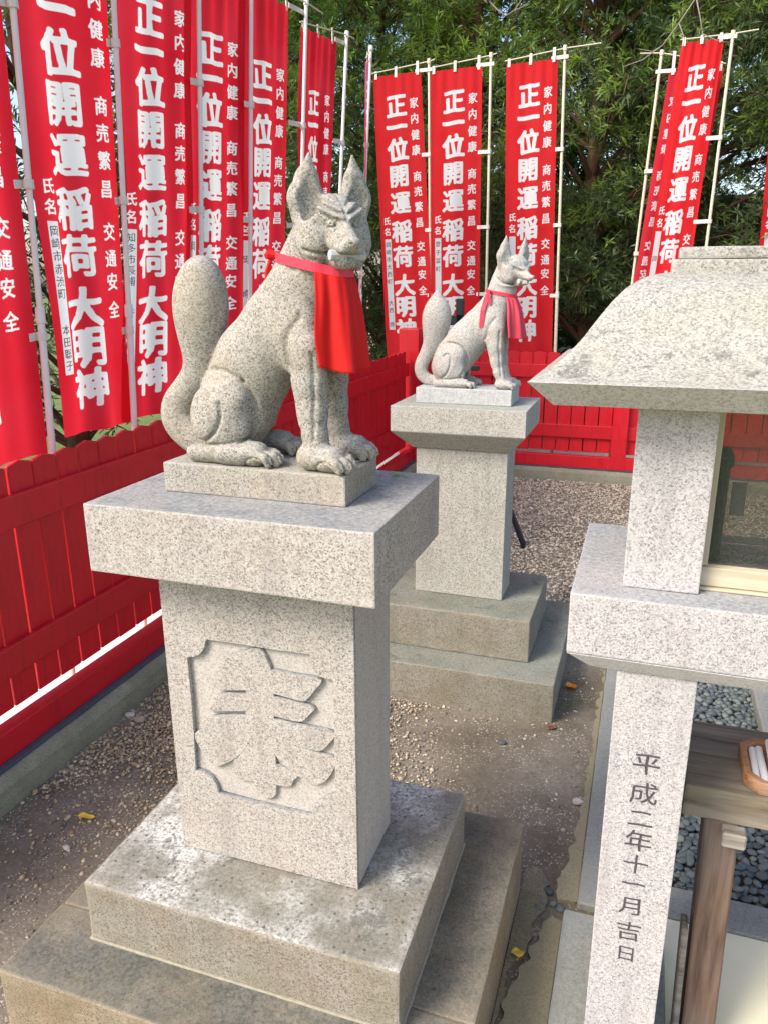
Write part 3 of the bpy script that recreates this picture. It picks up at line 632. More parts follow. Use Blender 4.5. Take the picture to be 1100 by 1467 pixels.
# ---------------------------------------------------------------- fox statues as one sculpted surface each (distance field -> surface)
class Field:
    def __init__(s, lo, hi, h):
        s.lo = np.array(lo, float); s.h = h; s.n = (np.ceil((np.array(hi)-s.lo)/h).astype(int)+1)
        s.D = np.full(tuple(s.n), .03, np.float32)
    def win(s, lo, hi, m):
        a = np.maximum(0, np.floor((np.array(lo)-m-s.lo)/s.h).astype(int)); b = np.minimum(s.n, np.ceil((np.array(hi)+m-s.lo)/s.h).astype(int)+1)
        if np.any(b <= a): return None, None
        g = [s.lo[i]+s.h*np.arange(a[i], b[i]) for i in range(3)]
        return tuple(slice(a[i], b[i]) for i in range(3)), np.stack(np.meshgrid(*g, indexing='ij'), -1).astype(np.float32)
    def smin(s, a, b, k):
        if k <= 0: return np.minimum(a, b)
        h = np.clip(.5+.5*(b-a)/k, 0, 1); return b*(1-h)+a*h-k*h*(1-h)
    def put(s, sl, d, k, op): s.D[sl] = s.smin(s.D[sl], d, k)
    def subd(s, sl, d, k): s.D[sl] = -s.smin(-s.D[sl], d, k)
    def cap(s, a, b, ra, rb, k=.012, sc=(1,1,1), op='add', M=None):
        """tapered capsule; sc stretches space (per axis) about a; M rotates local frame"""
        a, b = np.array(a, float), np.array(b, float); m = max(ra, rb)
        sl, P = s.win(np.minimum(a, b)-m*max(sc), np.maximum(a, b)+m*max(sc), k+.004)
        if sl is None: return
        q = P-a.astype(np.float32); ba = (b-a)
        scv = np.array(sc, float)
        if M is not None: q = q@np.array(M, np.float32); ba = ba@np.array(M)
        q = q/scv.astype(np.float32); ba = ba/scv
        t = np.clip((q@ba.astype(np.float32))/max(1e-9, ba@ba), 0, 1)
        d = np.linalg.norm(q-t[..., None]*ba.astype(np.float32), axis=-1)-(ra+(rb-ra)*t)
        d = d*min(1.0, min(sc)) if min(sc) < 1 else d
        s.put(sl, d, k, 'add') if op == 'add' else s.subd(sl, d, k)
    def chain(s, pts, k=.012, sc=(1,1,1), y=None, op='add', M=None):
        for p, q in zip(pts, pts[1:]):
            s.cap(p[:3], q[:3], p[3], q[3], k, sc, op, M)
    def flow(s, pts, k=.012, sc=(1,1,1)):
        s.chain([tuple(p) for p in sp(pts, 5)], k, sc)
    def ell(s, c, r, k=.01, M=None, op='add'):
        c = np.array(c, float); r = np.array(r, float)
        sl, P = s.win(c-r.max(), c+r.max(), k+.004)
        if sl is None: return
        q = P-c.astype(np.float32)
        if M is not None: q = q@np.array(M, np.float32)
        k0 = np.linalg.norm(q/r, axis=-1); k1 = np.linalg.norm(q/(r*r), axis=-1)
        d = k0*(k0-1)/np.maximum(k1, 1e-9)
        s.put(sl, d.astype(np.float32), k, 'add') if op == 'add' else s.subd(sl, d, k)
    def groove(s, pts, r=.003, k=.003, depth=None):
        for p, q in zip(pts, pts[1:]): s.cap(p, q, r, r, k, op='sub')
    def carve(s, pts, w, depth, axes=None, H=None, M=None, cond=None, lo=None, hi=None):
        """push the surface in along a line drawn in a projected plane; depth < 0 raises it"""
        if lo is None: lo = s.lo; hi = s.lo+s.h*s.n
        sl, P = s.win(lo, hi, 0)
        if sl is None: return
        if M is not None: P = (P-np.array(H, np.float32))@np.array(M, np.float32)
        Q = P[..., axes]; best = np.full(Q.shape[:-1], 9., np.float32)
        for a, b in zip(pts, pts[1:]):
            a = np.array(a, np.float32); ba = np.array(b, np.float32)-a; t = np.clip(((Q-a)@ba)/max(1e-9, float(ba@ba)), 0, 1)
            best = np.minimum(best, np.linalg.norm(Q-a-t[..., None]*ba, axis=-1))
        g = depth*np.exp(-(best/w)**2)
        if cond is not None: g = g*cond(P)
        s.D[sl] = s.D[sl]+g
    def mesh(s):
        D = s.D; S = D < 0; nx, ny, nz = D.shape
        c = np.zeros((nx-1, ny-1, nz-1), np.int8)
        for i in (0, 1):
            for j in (0, 1):
                for k in (0, 1): c += S[i:nx-1+i, j:ny-1+j, k:nz-1+k]
        act = (c > 0) & (c < 8); idx = -np.ones(act.shape, np.int64); I = np.argwhere(act); idx[act] = np.arange(len(I))
        acc = np.zeros((len(I), 3)); cnt = np.zeros(len(I))
        def val(off): return D[I[:, 0]+off[0], I[:, 1]+off[1], I[:, 2]+off[2]]
        corners = [(i, j, k) for i in (0, 1) for j in (0, 1) for k in (0, 1)]
        for a in corners:
            for ax in range(3):
                if a[ax] == 0:
                    b = list(a); b[ax] = 1; va, vb = val(a), val(b); m = (va < 0) != (vb < 0)
                    t = np.where(m, va/np.where(m, va-vb, 1), 0)
                    p = np.array(a, float)[None]+t[:, None]*(np.array(b)-np.array(a))[None]
                    acc[m] += p[m]; cnt[m] += 1
        V = s.lo+(I+acc/cnt[:, None])*s.h
        Fs = []
        for ax in range(3):
            o1, o2 = [(1, 2), (2, 0), (0, 1)][ax]
            a = [slice(None)]*3; b = [slice(None)]*3; a[ax] = slice(0, -1); b[ax] = slice(1, None)
            A, B = S[tuple(a)], S[tuple(b)]; E = np.argwhere(A != B); E = E[(E[:, o1] > 0) & (E[:, o2] > 0) & (E[:, o1] < D.shape[o1]-1) & (E[:, o2] < D.shape[o2]-1)]
            ins = A[E[:, 0], E[:, 1], E[:, 2]]
            q = []
            for d1, d2 in ((1, 1), (0, 1), (0, 0), (1, 0)):
                x = E.copy(); x[:, o1] -= d1; x[:, o2] -= d2; q.append(idx[x[:, 0], x[:, 1], x[:, 2]])
            Q = np.stack(q, 1); Q[~ins] = Q[~ins][:, ::-1]; Fs.append(Q)
        return V, np.vstack(Fs)
def rotm(fwd_yaw, pitch=0.):
    """columns: forward, lateral (to the viewer's right of a face looking along forward... = left-handed side), up"""
    cy, sy, cp_, sp_ = math.cos(fwd_yaw), math.sin(fwd_yaw), math.cos(pitch), math.sin(pitch)
    f = np.array([cy*cp_, sy*cp_, sp_]); l = np.array([-sy, cy, 0]); u = np.cross(f, l)
    return np.stack([f, l, u], 1)
def paw(F, x, y, z, yaw, L, w, h, claws=True):
    """foot lying forward from (x,y): four toes"""
    c, s_ = math.cos(yaw), math.sin(yaw)
    P = lambda f, l, u: (x+c*f-s_*l, y+s_*f+c*l, z+u)
    F.cap(P(0, 0, h*.50), P(L*.55, 0, h*.46), h*.50, h*.48, .008, (1, 1.15, 1))
    for i in range(4):
        l = (i-1.5)*w/4; rr = w*.155; f1 = L*(.97 if i in (1, 2) else .86)
        F.cap(P(L*.42, l*.9, h*.58), P(f1-rr, l*1.04, h*.40), rr, rr*1.05, .0028)
        F.cap(P(f1-rr, l*1.04, h*.42), P(f1-rr*.4, l*1.05, rr*.8), rr*.98, rr*.8, .003)
        if i < 3:
            ll = (i-1)*w/4
            F.groove([P(L*.52, ll*.95, h*.98), P(L*.80, ll, h*.78), P(L*1.02, ll, h*.30)], .0011, .0022)
        if claws: F.cap(P(f1+rr*.25, l*1.05, h*.42), P(f1+rr*.75, l*1.05, h*.16), .0026, .0014, .0015)
def sp(pts, n=4): # smooth open polyline
    out = []; m = len(pts)
    for i in range(m-1):
        p0, p1, p2, p3 = (np.array(pts[min(max(i+j-1, 0), m-1)], float) for j in range(4))
        for k in range(n):
            t = k/n; out.append(.5*((2*p1)+(-p0+p2)*t+(2*p0-5*p1+4*p2-p3)*t*t+(-p0+3*p1-3*p2+p3)*t**3))
    return out+[np.array(pts[-1], float)]
def side_carve(F, pts, w, depth, xz_hi=.25, ymin=.028):
    pts = sp(pts); A = np.array(pts); lo = (A[:, 0].min()-.02, -.1, A[:, 1].min()-.02); hi = (A[:, 0].max()+.02, .1, A[:, 1].max()+.02)
    F.carve(pts, w, depth, [0, 2], cond=lambda P: np.clip((np.abs(P[..., 1])-ymin)/.012, 0, 1), lo=lo, hi=hi)
def face_carve(F, H, M, pts, w, depth, fmin=.0, s=None, R=.12):
    """line on the face in (lateral, up)"""
    pts = sp(pts); lo = H-R; hi = H+R
    F.carve(pts, w, depth, [1, 2], H=H, M=M, cond=lambda P: np.clip((P[..., 0]-fmin)/.01, 0, 1), lo=lo, hi=hi)
def cheek_carve(F, H, M, pts, w, depth, s, R=.12):
    """line on the side of the head in (forward, up)"""
    pts = sp(pts); lo = H-R; hi = H+R
    F.carve(pts, w, depth, [0, 2], H=H, M=M, cond=lambda P: np.clip((P[..., 1]*s-.008)/.006, 0, 1), lo=lo, hi=hi)
def fox1():
    F = Field((-.240, -.098, -.004), (.235, .100, .545), .0024)
    Y = (1, .84, 1)
    F.chain([(-.074,0,.066,.064), (-.058,0,.108,.068), (-.020,0,.178,.068), (.038,0,.245,.064), (.078,0,.300,.056), (.103,0,.350,.0505), (.120,0,.39,.049)], .026, Y)
    F.ell((.070,0,.225), (.052,.055,.060), .03)
    F.flow([(-.115,0,.024,.024), (-.155,0,.030,.028), (-.188,0,.060,.030), (-.190,0,.092,.027), (-.166,0,.124,.0245), (-.143,0,.152,.0255), (-.131,0,.185,.0315), (-.129,0,.228,.0410), (-.127,0,.270,.0470), (-.124,0,.302,.0430), (-.121,0,.324,.031), (-.119,0,.338,.016)], .008, (1, .88, 1))
    for sy in (-1, 1):
        y = sy*.050
        F.ell((-.068,y,.078), (.055,.031,.068), .009, rotm(0, .5))
        F.cap((-.085,y*1.06,.07), (-.042,y*1.06,.116), .040, .033, .010, (1,.75,1))
        F.cap((-.034,y*1.14,.116), (-.056,y*1.16,.036), .0235, .017, .004, (1,.9,1))
        F.cap((-.120,y*1.12,.019), (-.03,y*1.14,.022), .0195, .021, .004)
        paw(F, -.055, y*1.16, 0, -.06*sy, .102, .056, .046)
        yf = sy*.047
        F.ell((.088,yf*.86,.215), (.036,.024,.062), .02)
        F.chain([(.103,yf,.205,.032), (.106,yf,.150,.0275), (.109,yf,.100,.0240), (.112,yf*1.04,.060,.0215), (.120,yf*1.08,.032,.0205)], .010, (1,.9,1))
        F.cap((.080,yf*1.15,.172), (.092,yf*1.2,.08), .008, .005, .008)
        paw(F, .104, yf*1.15, 0, -.10 if sy < 0 else -.02, .082, .058, .047)
    # creases: haunch outline, thigh fold, hock, foreleg muscles, ribs
    side_carve(F, [(-.135,.118), (-.118,.150), (-.085,.166), (-.045,.164), (-.018,.150)], .0050, .0042)
    side_carve(F, [(-.018,.150), (-.006,.128), (-.002,.095), (-.010,.060), (-.026,.042)], .0042, .0060)
    side_carve(F, [(-.150,.040), (-.120,.037), (-.090,.044), (-.066,.062), (-.054,.090), (-.056,.112)], .0036, .0062)
    side_carve(F, [(-.020,.047), (-.050,.040), (-.085,.036), (-.14,.030)], .0030, .0045)
    side_carve(F, [(-.130,.085), (-.112,.118), (-.080,.136), (-.050,.138)], .006, -.0016)
    side_carve(F, [(.120,.200), (.121,.150), (.119,.100), (.118,.055)], .0030, .0034)
    side_carve(F, [(.132,.190), (.131,.140), (.128,.090)], .0045, -.0012)
    side_carve(F, [(.096,.258), (.075,.228), (.072,.195), (.078,.165)], .0055, .0040, ymin=.02)
    side_carve(F, [(.020,.215), (.045,.185), (.058,.150)], .010, .0016, ymin=.01)
    for s in (-1, 1):   # beads of the paws
        side_carve(F, [(.030,.0), (.020,.016), (.004,.020), (-.010,.012), (-.016,.0)], .0022, .0030)
        side_carve(F, [(.168,.0), (.158,.018), (.140,.022), (.126,.012), (.122,.0)], .0022, .0030)
        break
    H = np.array([.140,-.014,.399]); M = rotm(-.82, -.10)
    W = lambda f, l, u: tuple(H+M@np.array([f, l, u]))
    F.ell(W(-.006,0,.004), (.056,.060,.048), .012, M)
    for s in (-1, 1):
        F.ell(W(.000,s*.034,-.024), (.042,.030,.034), .012, M)
        F.cap(W(-.012,s*.046,-.040), W(.020,s*.036,-.058), .014, .009, .008)
    F.ell(W(-.026,0,-.030), (.050,.052,.045), .02, M)
    F.cap(W(.022,0,.012), W(.078,0,-.022), .0255, .0165, .010, M=None)
    F.cap(W(.048,-.012,-.020), W(.077,-.0095,-.0255), .0155, .0130, .003); F.cap(W(.048,.012,-.020), W(.077,.0095,-.0255), .0155, .0130, .003)
    F.ell(W(.0900,0,-.0185), (.009,.0135,.0085), .003, M)
    F.cap(W(.012,0,-.040), W(.060,-.005,-.0465), .026, .0140, .006); F.cap(W(.012,0,-.040), W(.060,.005,-.0465), .026, .0140, .004)
    face_carve(F, H, M, [(-.030,-.0390), (-.015,-.0380), (0,-.0375), (.015,-.0380), (.030,-.0390)], .0021, .0055, .03)
    face_carve(F, H, M, [(0,.022), (0,.034), (0,.050)], .0020, .0022, -.02)
    for s in (-1, 1):
        cheek_carve(F, H, M, [(.104,-.0375), (.080,-.0385), (.052,-.0385), (.034,-.037), (.020,-.033)], .0023, .0075, s)
        F.groove([W(.0965,s*.0055,-.0200), W(.0945,s*.0115,-.0190)], .0020, .001)
        fc = lambda pts, w, d, f0=.0: face_carve(F, H, M, [(s*x, y) for x, y in pts], w, d, f0)
        # soft eye hollow, eyeball, drilled ring and pupil
        fc([(.012,.006), (.021,.007), (.031,.010)], .0075, .0038)
        fc([(.0210,.0075), (.0215,.0075)], .0062, -.0046)
        ring = [(.0213+.0066*math.cos(t*.5236), .0075+.0058*math.sin(t*.5236)) for t in range(13)]
        fc(ring, .0015, .0042); fc([(.0212,.0074), (.0215,.0074)], .0019, .0042)
        fc([(.011,-.001), (.022,-.003), (.034,.002), (.042,.009)], .0020, .0018)
        # brows of overlapping locks sweeping up and out
        fc([(.0060,.0170), (.016,.0205), (.030,.0270), (.046,.0360)], .0038, -.0056)
        fc([(.0055,.0275), (.015,.0325), (.027,.0390), (.038,.0450)], .0036, -.0042)
        fc([(.0085,.0125), (.018,.0150), (.032,.0205), (.047,.0300)], .0017, .0036)
        fc([(.0060,.0225), (.016,.0270), (.029,.0335), (.043,.0415)], .0016, .0040)
        fc([(.0050,.0335), (.013,.0385), (.024,.0445), (.034,.0490)], .0016, .0034)
        fc([(.012,.006), (.0135,-.008), (.018,-.022)], .0035, .0030, .03)
        cheek_carve(F, H, M, [(-.016,-.022), (-.004,-.046), (.012,-.062)], .0028, .0034, s)
        cheek_carve(F, H, M, [(-.004,-.030), (.010,-.050), (.028,-.066)], .0026, .0032, s)
        cheek_carve(F, H, M, [(-.030,-.030), (-.020,-.052), (-.004,-.068)], .0030, .0034, s)
        b = np.array([-.014, s*.0385, .030]); Me = M@rotm(s*.22, -.06)
        F.chain([(*W(*(b+np.array([0,0,-.012]))),.0275), (*W(*(b+np.array([0,s*.004,.014]))),.0290), (*W(*(b+np.array([0,s*.002,.042]))),.0190), (*W(*(b+np.array([0,-s*.002,.079]))),.0025)], .004, (.70,1,1), M=Me)
    for s in (-1, 1):
        b = np.array([.006, s*.0385, .030]); Me = M@rotm(s*.22, -.06)
        F.chain([(*W(*(b+np.array([.007,s*.003,-.002]))),.0225), (*W(*(b+np.array([.007,s*.004,.016]))),.0242), (*W(*(b+np.array([.003,s*.003,.042]))),.0148), (*W(*(b+np.array([-.006,s*.001,.064]))),.0022)], .0015, (.72,1,1), op='sub', M=Me)
        F.chain([(*W(*(b+np.array([-.016,s*.014,-.006]))),.0050), (*W(*(b+np.array([-.016,s*.010,.030]))),.0035), (*W(*(b+np.array([-.018,s*.002,.058]))),.0016)], .003)
    return F, H, M
def fox2():
    F = Field((-.225, -.095, -.004), (.245, .100, .545), .0029)
    Y = (1, .84, 1)
    F.chain([(-.078,0,.070,.062), (-.050,0,.110,.064), (-.005,0,.170,.064), (.050,0,.222,.062), (.090,0,.275,.052), (.110,0,.325,.042), (.120,0,.37,.037), (.128,0,.41,.037)], .028, Y)
    F.ell((.085,0,.225), (.052,.052,.060), .03)
    # slim neck of a leaf-shaped tail
    F.flow([(-.110,0,.016,.018), (-.150,0,.018,.019), (-.178,0,.040,.021), (-.180,0,.075,.022), (-.160,0,.115,.024), (-.140,0,.155,.031), (-.130,0,.200,.043), (-.124,0,.245,.0505), (-.122,0,.272,.0440), (-.123,0,.305,.0235), (-.124,0,.342,.0015)], .006, (1,.8,1))
    for sy in (-1, 1):
        y = sy*.048
        F.ell((-.060,y,.078), (.056,.028,.070), .010, rotm(0, .5))
        F.cap((-.070,y*1.06,.07), (-.035,y*1.06,.116), .036, .033, .010, (1,.72,1))
        F.cap((-.030,y*1.12,.112), (-.058,y*1.12,.036), .0225, .015, .006, (1,.85,1))
        F.cap((-.105,y*1.08,.014), (-.03,y*1.1,.017), .015, .016, .006)
        paw(F, -.045, y*1.14, 0, 0, .085, .046, .034, False)
        yf = sy*.044
        F.ell((.098,yf*.86,.215), (.036,.024,.062), .02)
        F.chain([(.106,yf,.205,.031), (.108,yf,.150,.0265), (.113,yf,.100,.021), (.120,yf*1.04,.060,.018), (.134,yf*1.08,.026,.017)], .010, (1,.9,1))
        F.cap((.080,yf*1.2,.176), (.098,yf*1.2,.08), .010, .004, .008)
        paw(F, .125, yf*1.12, 0, 0, .062, .048, .034, False)
    side_carve(F, [(-.120,.128), (-.100,.146), (-.105,.150), (-.070,.160), (-.030,.156), (-.004,.136), (.004,.105), (-.004,.065), (-.018,.040)], .0036, .0056)
    side_carve(F, [(-.125,.030), (-.090,.034), (-.066,.050), (-.052,.080), (-.052,.110), (-.064,.122), (-.078,.112)], .0034, .0060)
    side_carve(F, [(-.014,.038), (-.050,.032), (-.090,.030)], .0030, .0045)
    side_carve(F, [(.122,.205), (.121,.150), (.126,.090), (.132,.045)], .0034, .0040)
    side_carve(F, [(.105,.250), (.084,.222), (.076,.190), (.070,.176)], .0050, .0040, ymin=.02)
    H = np.array([.158,-.008,.410]); M = rotm(-.74, -.14)
    W = lambda f, l, u: tuple(H+M@np.array([f, l, u]))
    F.ell(W(-.004,0,.008), (.050,.054,.045), .012, M)
    for s in (-1, 1):
        F.ell(W(-.004,s*.028,-.022), (.034,.024,.027), .012, M)
    F.cap(W(.026,0,.000), W(.086,0,-.014), .026, .0105, .008)
    F.ell(W(.097,0,-.010), (.008,.009,.007), .003, M)
    F.cap(W(.01,0,-.040), W(.070,0,-.032), .016, .008, .005)
    for s in (-1, 1):
        cheek_carve(F, H, M, [(.100,-.022), (.070,-.026), (.045,-.034), (.022,-.044), (.0,-.042), (-.018,-.030)], .0026, .0065, s)
        cheek_carve(F, H, M, [(.022,-.052), (.0,-.050), (-.020,-.038)], .0040, -.0030, s)
        fc = lambda pts, w, d, f0=.0: face_carve(F, H, M, [(s*x, y) for x, y in pts], w, d, f0)
        fc([(.014,.004), (.022,.005), (.031,.009)], .0060, .0048); fc([(.0215,.0055), (.0225,.0055)], .0040, -.0036)
        fc([(.010,.012), (.020,.0145), (.033,.020), (.046,.030)], .0034, -.0050)
        for q in (.004, .013, .023, .033): fc([(q*.55+.003, .018), (q*.9+.002, .034), (q*1.15, .052)], .0018, .0036, -.03)
        fc([(.010,.004), (.012,-.010)], .0035, .0030, .03)
        Me = M@rotm(s*.30, -.05); wb = lambda v: tuple(H+M@v)
        b = np.array([-.018, s*.0395, .032])
        F.chain([(*wb(b+np.array([0,0,-.012])),.0230), (*wb(b+np.array([0,s*.004,.016])),.0250), (*wb(b+np.array([0,s*.003,.044])),.0160), (*wb(b+np.array([.0,s*.002,.080])),.0025)], .004, (.60,1,1), M=Me)
    for s in (-1, 1):
        Me = M@rotm(s*.30, -.05); wb = lambda v: tuple(H+M@v); b = np.array([-.001, s*.0395, .030])
        F.chain([(*wb(b+np.array([.008,s*.003,.004])),.0185), (*wb(b+np.array([.007,s*.005,.022])),.0200), (*wb(b+np.array([.003,s*.004,.044])),.0120), (*wb(b+np.array([-.004,s*.004,.062])),.0022)], .0025, (.60,1,1), op='sub', M=Me)
    return F, H, M
def statue(fn, origin, label, mat, plmat, dims, zt, pl_label=None):
    root = empty('fox_statue', origin, label, 'statue', 'stone fox statues on pedestals')
    Fd, H, M = fn(); V, Q = Fd.mesh(); V = V+np.array([origin[0], origin[1], zt])
    me = mesh('fox_body', V, Q); o = link('fox_body', me, root, mat, smooth=True)
    md = o.modifiers.new('smooth', 'SMOOTH'); md.factor = .4; md.iterations = 1
    blk('plinth', root, origin, dims[0], dims[1], origin[2]+.0005, zt-.0005, plmat, .003, .0008, .03, 21)
    return root, H, M, V
FX1 = (P1[0], P1[1], 1.1305); FX2 = (P2[0], P2[1], 1.0697)
f1, H1, M1, BV1 = statue(fox1, FX1, 'big speckled granite fox sitting on the near pedestal, face turned to the viewer', G_fox, G_fox, (.179, .0812), 1.186)
f2, H2, M2, BV2 = statue(fox2, FX2, 'smaller pale stone fox with a leaf-shaped tail on the farther pedestal', G_fox2, G_pl2, (.1771, .0838), 1.1265)
def W1(f, l, u): return Vector(H1+M1@np.array([f, l, u]))+Vector((P1[0], P1[1], 1.186))
def W2_(f, l, u): return Vector(H2+M2@np.array([f, l, u]))+Vector((P2[0], P2[1], 1.1265))
# scroll held in the big fox's jaws
V_, F_ = tube([W1(.064,-.030,-.0385), W1(.064,-.029,-.0385), W1(.064,.029,-.0385), W1(.064,.030,-.0385)], [.0078,.0088,.0088,.0078], 8)
mk('scroll', (V_, F_), f1, G_pl2, .0006)
V_, F_ = tube([W2_(.050,-.020,-.030), W2_(.050,.020,-.030)], [.009,.009], 8)
mk('scroll', (V_, F_), f2, G_pl2, .0006)
# ---------------------------------------------------------------- bibs
def band(path, h, t, name, parent, mat, tilt=0.):
    V = []; F = []; n = len(path)
    for p, nrm in path:
        p = Vector(p); nrm = Vector(nrm)
        for a, b in ((0, h/2), (t, h/2*.9), (t, -h/2*.9), (0, -h/2)): V.append(p+nrm*a+Vector((0, 0, b)))
    for i in range(n):
        j = (i+1) % n
        for k in range(4): F.append((i*4+k, i*4+(k+1) % 4, j*4+(k+1) % 4, j*4+k))
    return mk(name, (V, F), parent, mat, smooth=False)
def neck_ring(BV, c, slope, n=60, rmax=.085, out=.0012, smooth=5):
    """closed outline of the neck in the tilted plane through c, read off the sculpted surface"""
    d = BV-np.array(c); m = np.abs(d[:, 2]-slope*d[:, 0]) < .004; d = d[m]; r = np.hypot(d[:, 0], d[:, 1]); a = np.arctan2(d[:, 1], d[:, 0]); m = r < rmax; r, a = r[m], a[m]
    rr = []
    for i in range(n):
        t = 2*math.pi*i/n; dd = np.abs((a-t+math.pi) % (2*math.pi)-math.pi); k = dd < .10
        rr.append(r[k].max() if k.any() else np.median(r))
    rr = np.array(rr)
    for _ in range(smooth): rr = np.maximum(rr, .5*rr+.25*np.roll(rr, 1)+.25*np.roll(rr, -1)) if _ < 2 else .5*rr+.25*np.roll(rr, 1)+.25*np.roll(rr, -1)
    rr += out; P = []
    for i in range(n):
        t = 2*math.pi*i/n; x, y = rr[i]*math.cos(t), rr[i]*math.sin(t); P.append(((c[0]+x, c[1]+y, c[2]+slope*x), (math.cos(t), math.sin(t), 0)))
    return P
def on_ring(ring, a, lift=.0008, dz=-.0065):
    n = len(ring); f = (a/(2*math.pi)*n) % n; i = int(f); t = f-i; p = Vector(ring[i][0]).lerp(Vector(ring[(i+1) % n][0]), t); nr = Vector((math.cos(a), math.sin(a), 0))
    return p+nr*lift+Vector((0, 0, dz)), nr
def bib_cloth(path, a0, a1, length, flare, name, parent, mat, folds, seed, drop):
    """cloth hanging from the band between two angles; path(angle, s) -> point"""
    na, ns = 72, 36; V = []; F = []; rg = random.Random(seed); ph = [rg.uniform(0, 6) for _ in range(4)]
    for side in (0, 1):
        for i in range(na+1):
            t = i/na; a = a0+(a1-a0)*t
            for j in range(ns+1):
                s = j/ns
                top, nrm = path(a)
                gather = (1-s)**1.2
                w = (math.sin(t*folds*6.283+ph[0])*.0055*(.5+s)+math.sin(t*folds*2.3*6.283+ph[1])*.0030*(1-s*.8))*(.35+.65*min(1, s*3))
                w += .003*math.sin(t*5+ph[2]+s*3)*s
                edge = .004*s*math.sin(s*7+ph[3])*(1 if t > .5 else -1)*abs(2*t-1)**3
                p = Vector(top)+Vector(nrm)*(flare(s, t)+w+(0.0012 if side else 0))+Vector((edge*.5, edge, -drop(t)*s))
                V.append(p)
    m = ns+1; off = (na+1)*m
    for i in range(na):
        for j in range(ns):
            F.append((i*m+j, i*m+j+1, (i+1)*m+j+1, (i+1)*m+j)); F.append((off+i*m+j, off+(i+1)*m+j, off+(i+1)*m+j+1, off+i*m+j+1))
    rim = [i*m for i in range(na+1)]+[na*m+j for j in range(1, m)]+[i*m+ns for i in range(na-1, -1, -1)]+[j for j in range(ns-1, 0, -1)]
    for a, b in zip(rim, rim[1:]+rim[:1]): F.append((a, b, off+b, off+a))
    return mk(name, (V, F), parent, mat, smooth=True)
c1 = (P1[0]+.1000, P1[1], 1.186+.342)
b1 = empty('bib', (c1[0], c1[1], c1[2]-.1), 'bright red cloth bib with a pinkish neckband hanging on the big fox', 'bib')
ring1 = neck_ring(BV1, c1, -.22)
band(ring1, .0160, .0022, 'neckband', b1, M_bandpink)
def path1(a): return on_ring(ring1, a)
bib_cloth(path1, R(-68), R(62), .15, lambda s, t: .001+.014*s**.7-.004*s*s+.006*math.sin(t*3.14)*s, 'bib_cloth', b1, M_bib, 3.6, 3, lambda t: .150+.004*math.sin(t*6))
# knot and ribbon end at the nape
kq_, _ = on_ring(ring1, R(-165), .004, .002); dk = kq_-Vector((c1[0]-.066, c1[1]-.018, c1[2]+.006))
V_, F_ = join([tube([(c1[0]-.063,c1[1]-.018,c1[2]+.006),(c1[0]-.074,c1[1]-.020,c1[2]+.008),(c1[0]-.080,c1[1]-.018,c1[2]+.004)], [.006,.0085,.006], 8),
               tube([(c1[0]-.072,c1[1]-.018,c1[2]),(c1[0]-.080,c1[1]-.020,c1[2]-.020),(c1[0]-.082,c1[1]-.022,c1[2]-.045)], [.004,.0035,.003], 6)])
mk('knot', ([Vector(v)+dk for v in V_], F_), b1, M_bib)
c2 = (P2[0]+.113, P2[1], 1.1265+.332)
b2 = empty('bib', (c2[0], c2[1], c2[2]-.1), 'faded pink satin bib tied with a ribbon at the nape of the small fox', 'bib')
ring2 = neck_ring(BV2, c2, -.18, rmax=.062)
band(ring2, .0125, .0022, 'neckband', b2, M_bandpink)
def path2(a): return on_ring(ring2, a)
bib_cloth(path2, R(-62), R(60), .14, lambda s, t: .001+.042*s**.75-.012*s*s+.004*math.sin(t*3.14)*s, 'bib_cloth', b2, M_bib2, 3.4, 8, lambda t: .140)
def ribbon(pts, w, name, parent, mat):
    V = []; F = []
    for i, p in enumerate(pts):
        p = Vector(p); V += [p+Vector((w/2, 0, 0)), p+Vector((-w/2, 0, 0)), p+Vector((-w/2, .0012, 0)), p+Vector((w/2, .0012, 0))]
        if i:
            a, b = (i-1)*4, i*4
            for k in range(4): F.append((a+k, a+(k+1) % 4, b+(k+1) % 4, b+k))
    return mk(name, (V, F), parent, mat, smooth=False)
kp_, _ = on_ring(ring2, R(-125)); kx, ky, kz = kp_.x, kp_.y-.003, kp_.z+.004
ribbon([(kx,ky,kz),(kx-.012,ky-.008,kz-.004),(kx-.020,ky-.012,kz-.030),(kx-.026,ky-.020,kz-.060),(kx-.028,ky-.022,kz-.095),(kx-.029,ky-.021,kz-.118)], .015, 'ribbon_end', b2, M_bandpink)
ribbon([(kx,ky-.002,kz),(kx-.010,ky-.012,kz+.010),(kx-.006,ky-.014,kz-.012),(kx-.003,ky-.012,kz-.040)], .010, 'ribbon_loop', b2, M_bandpink)
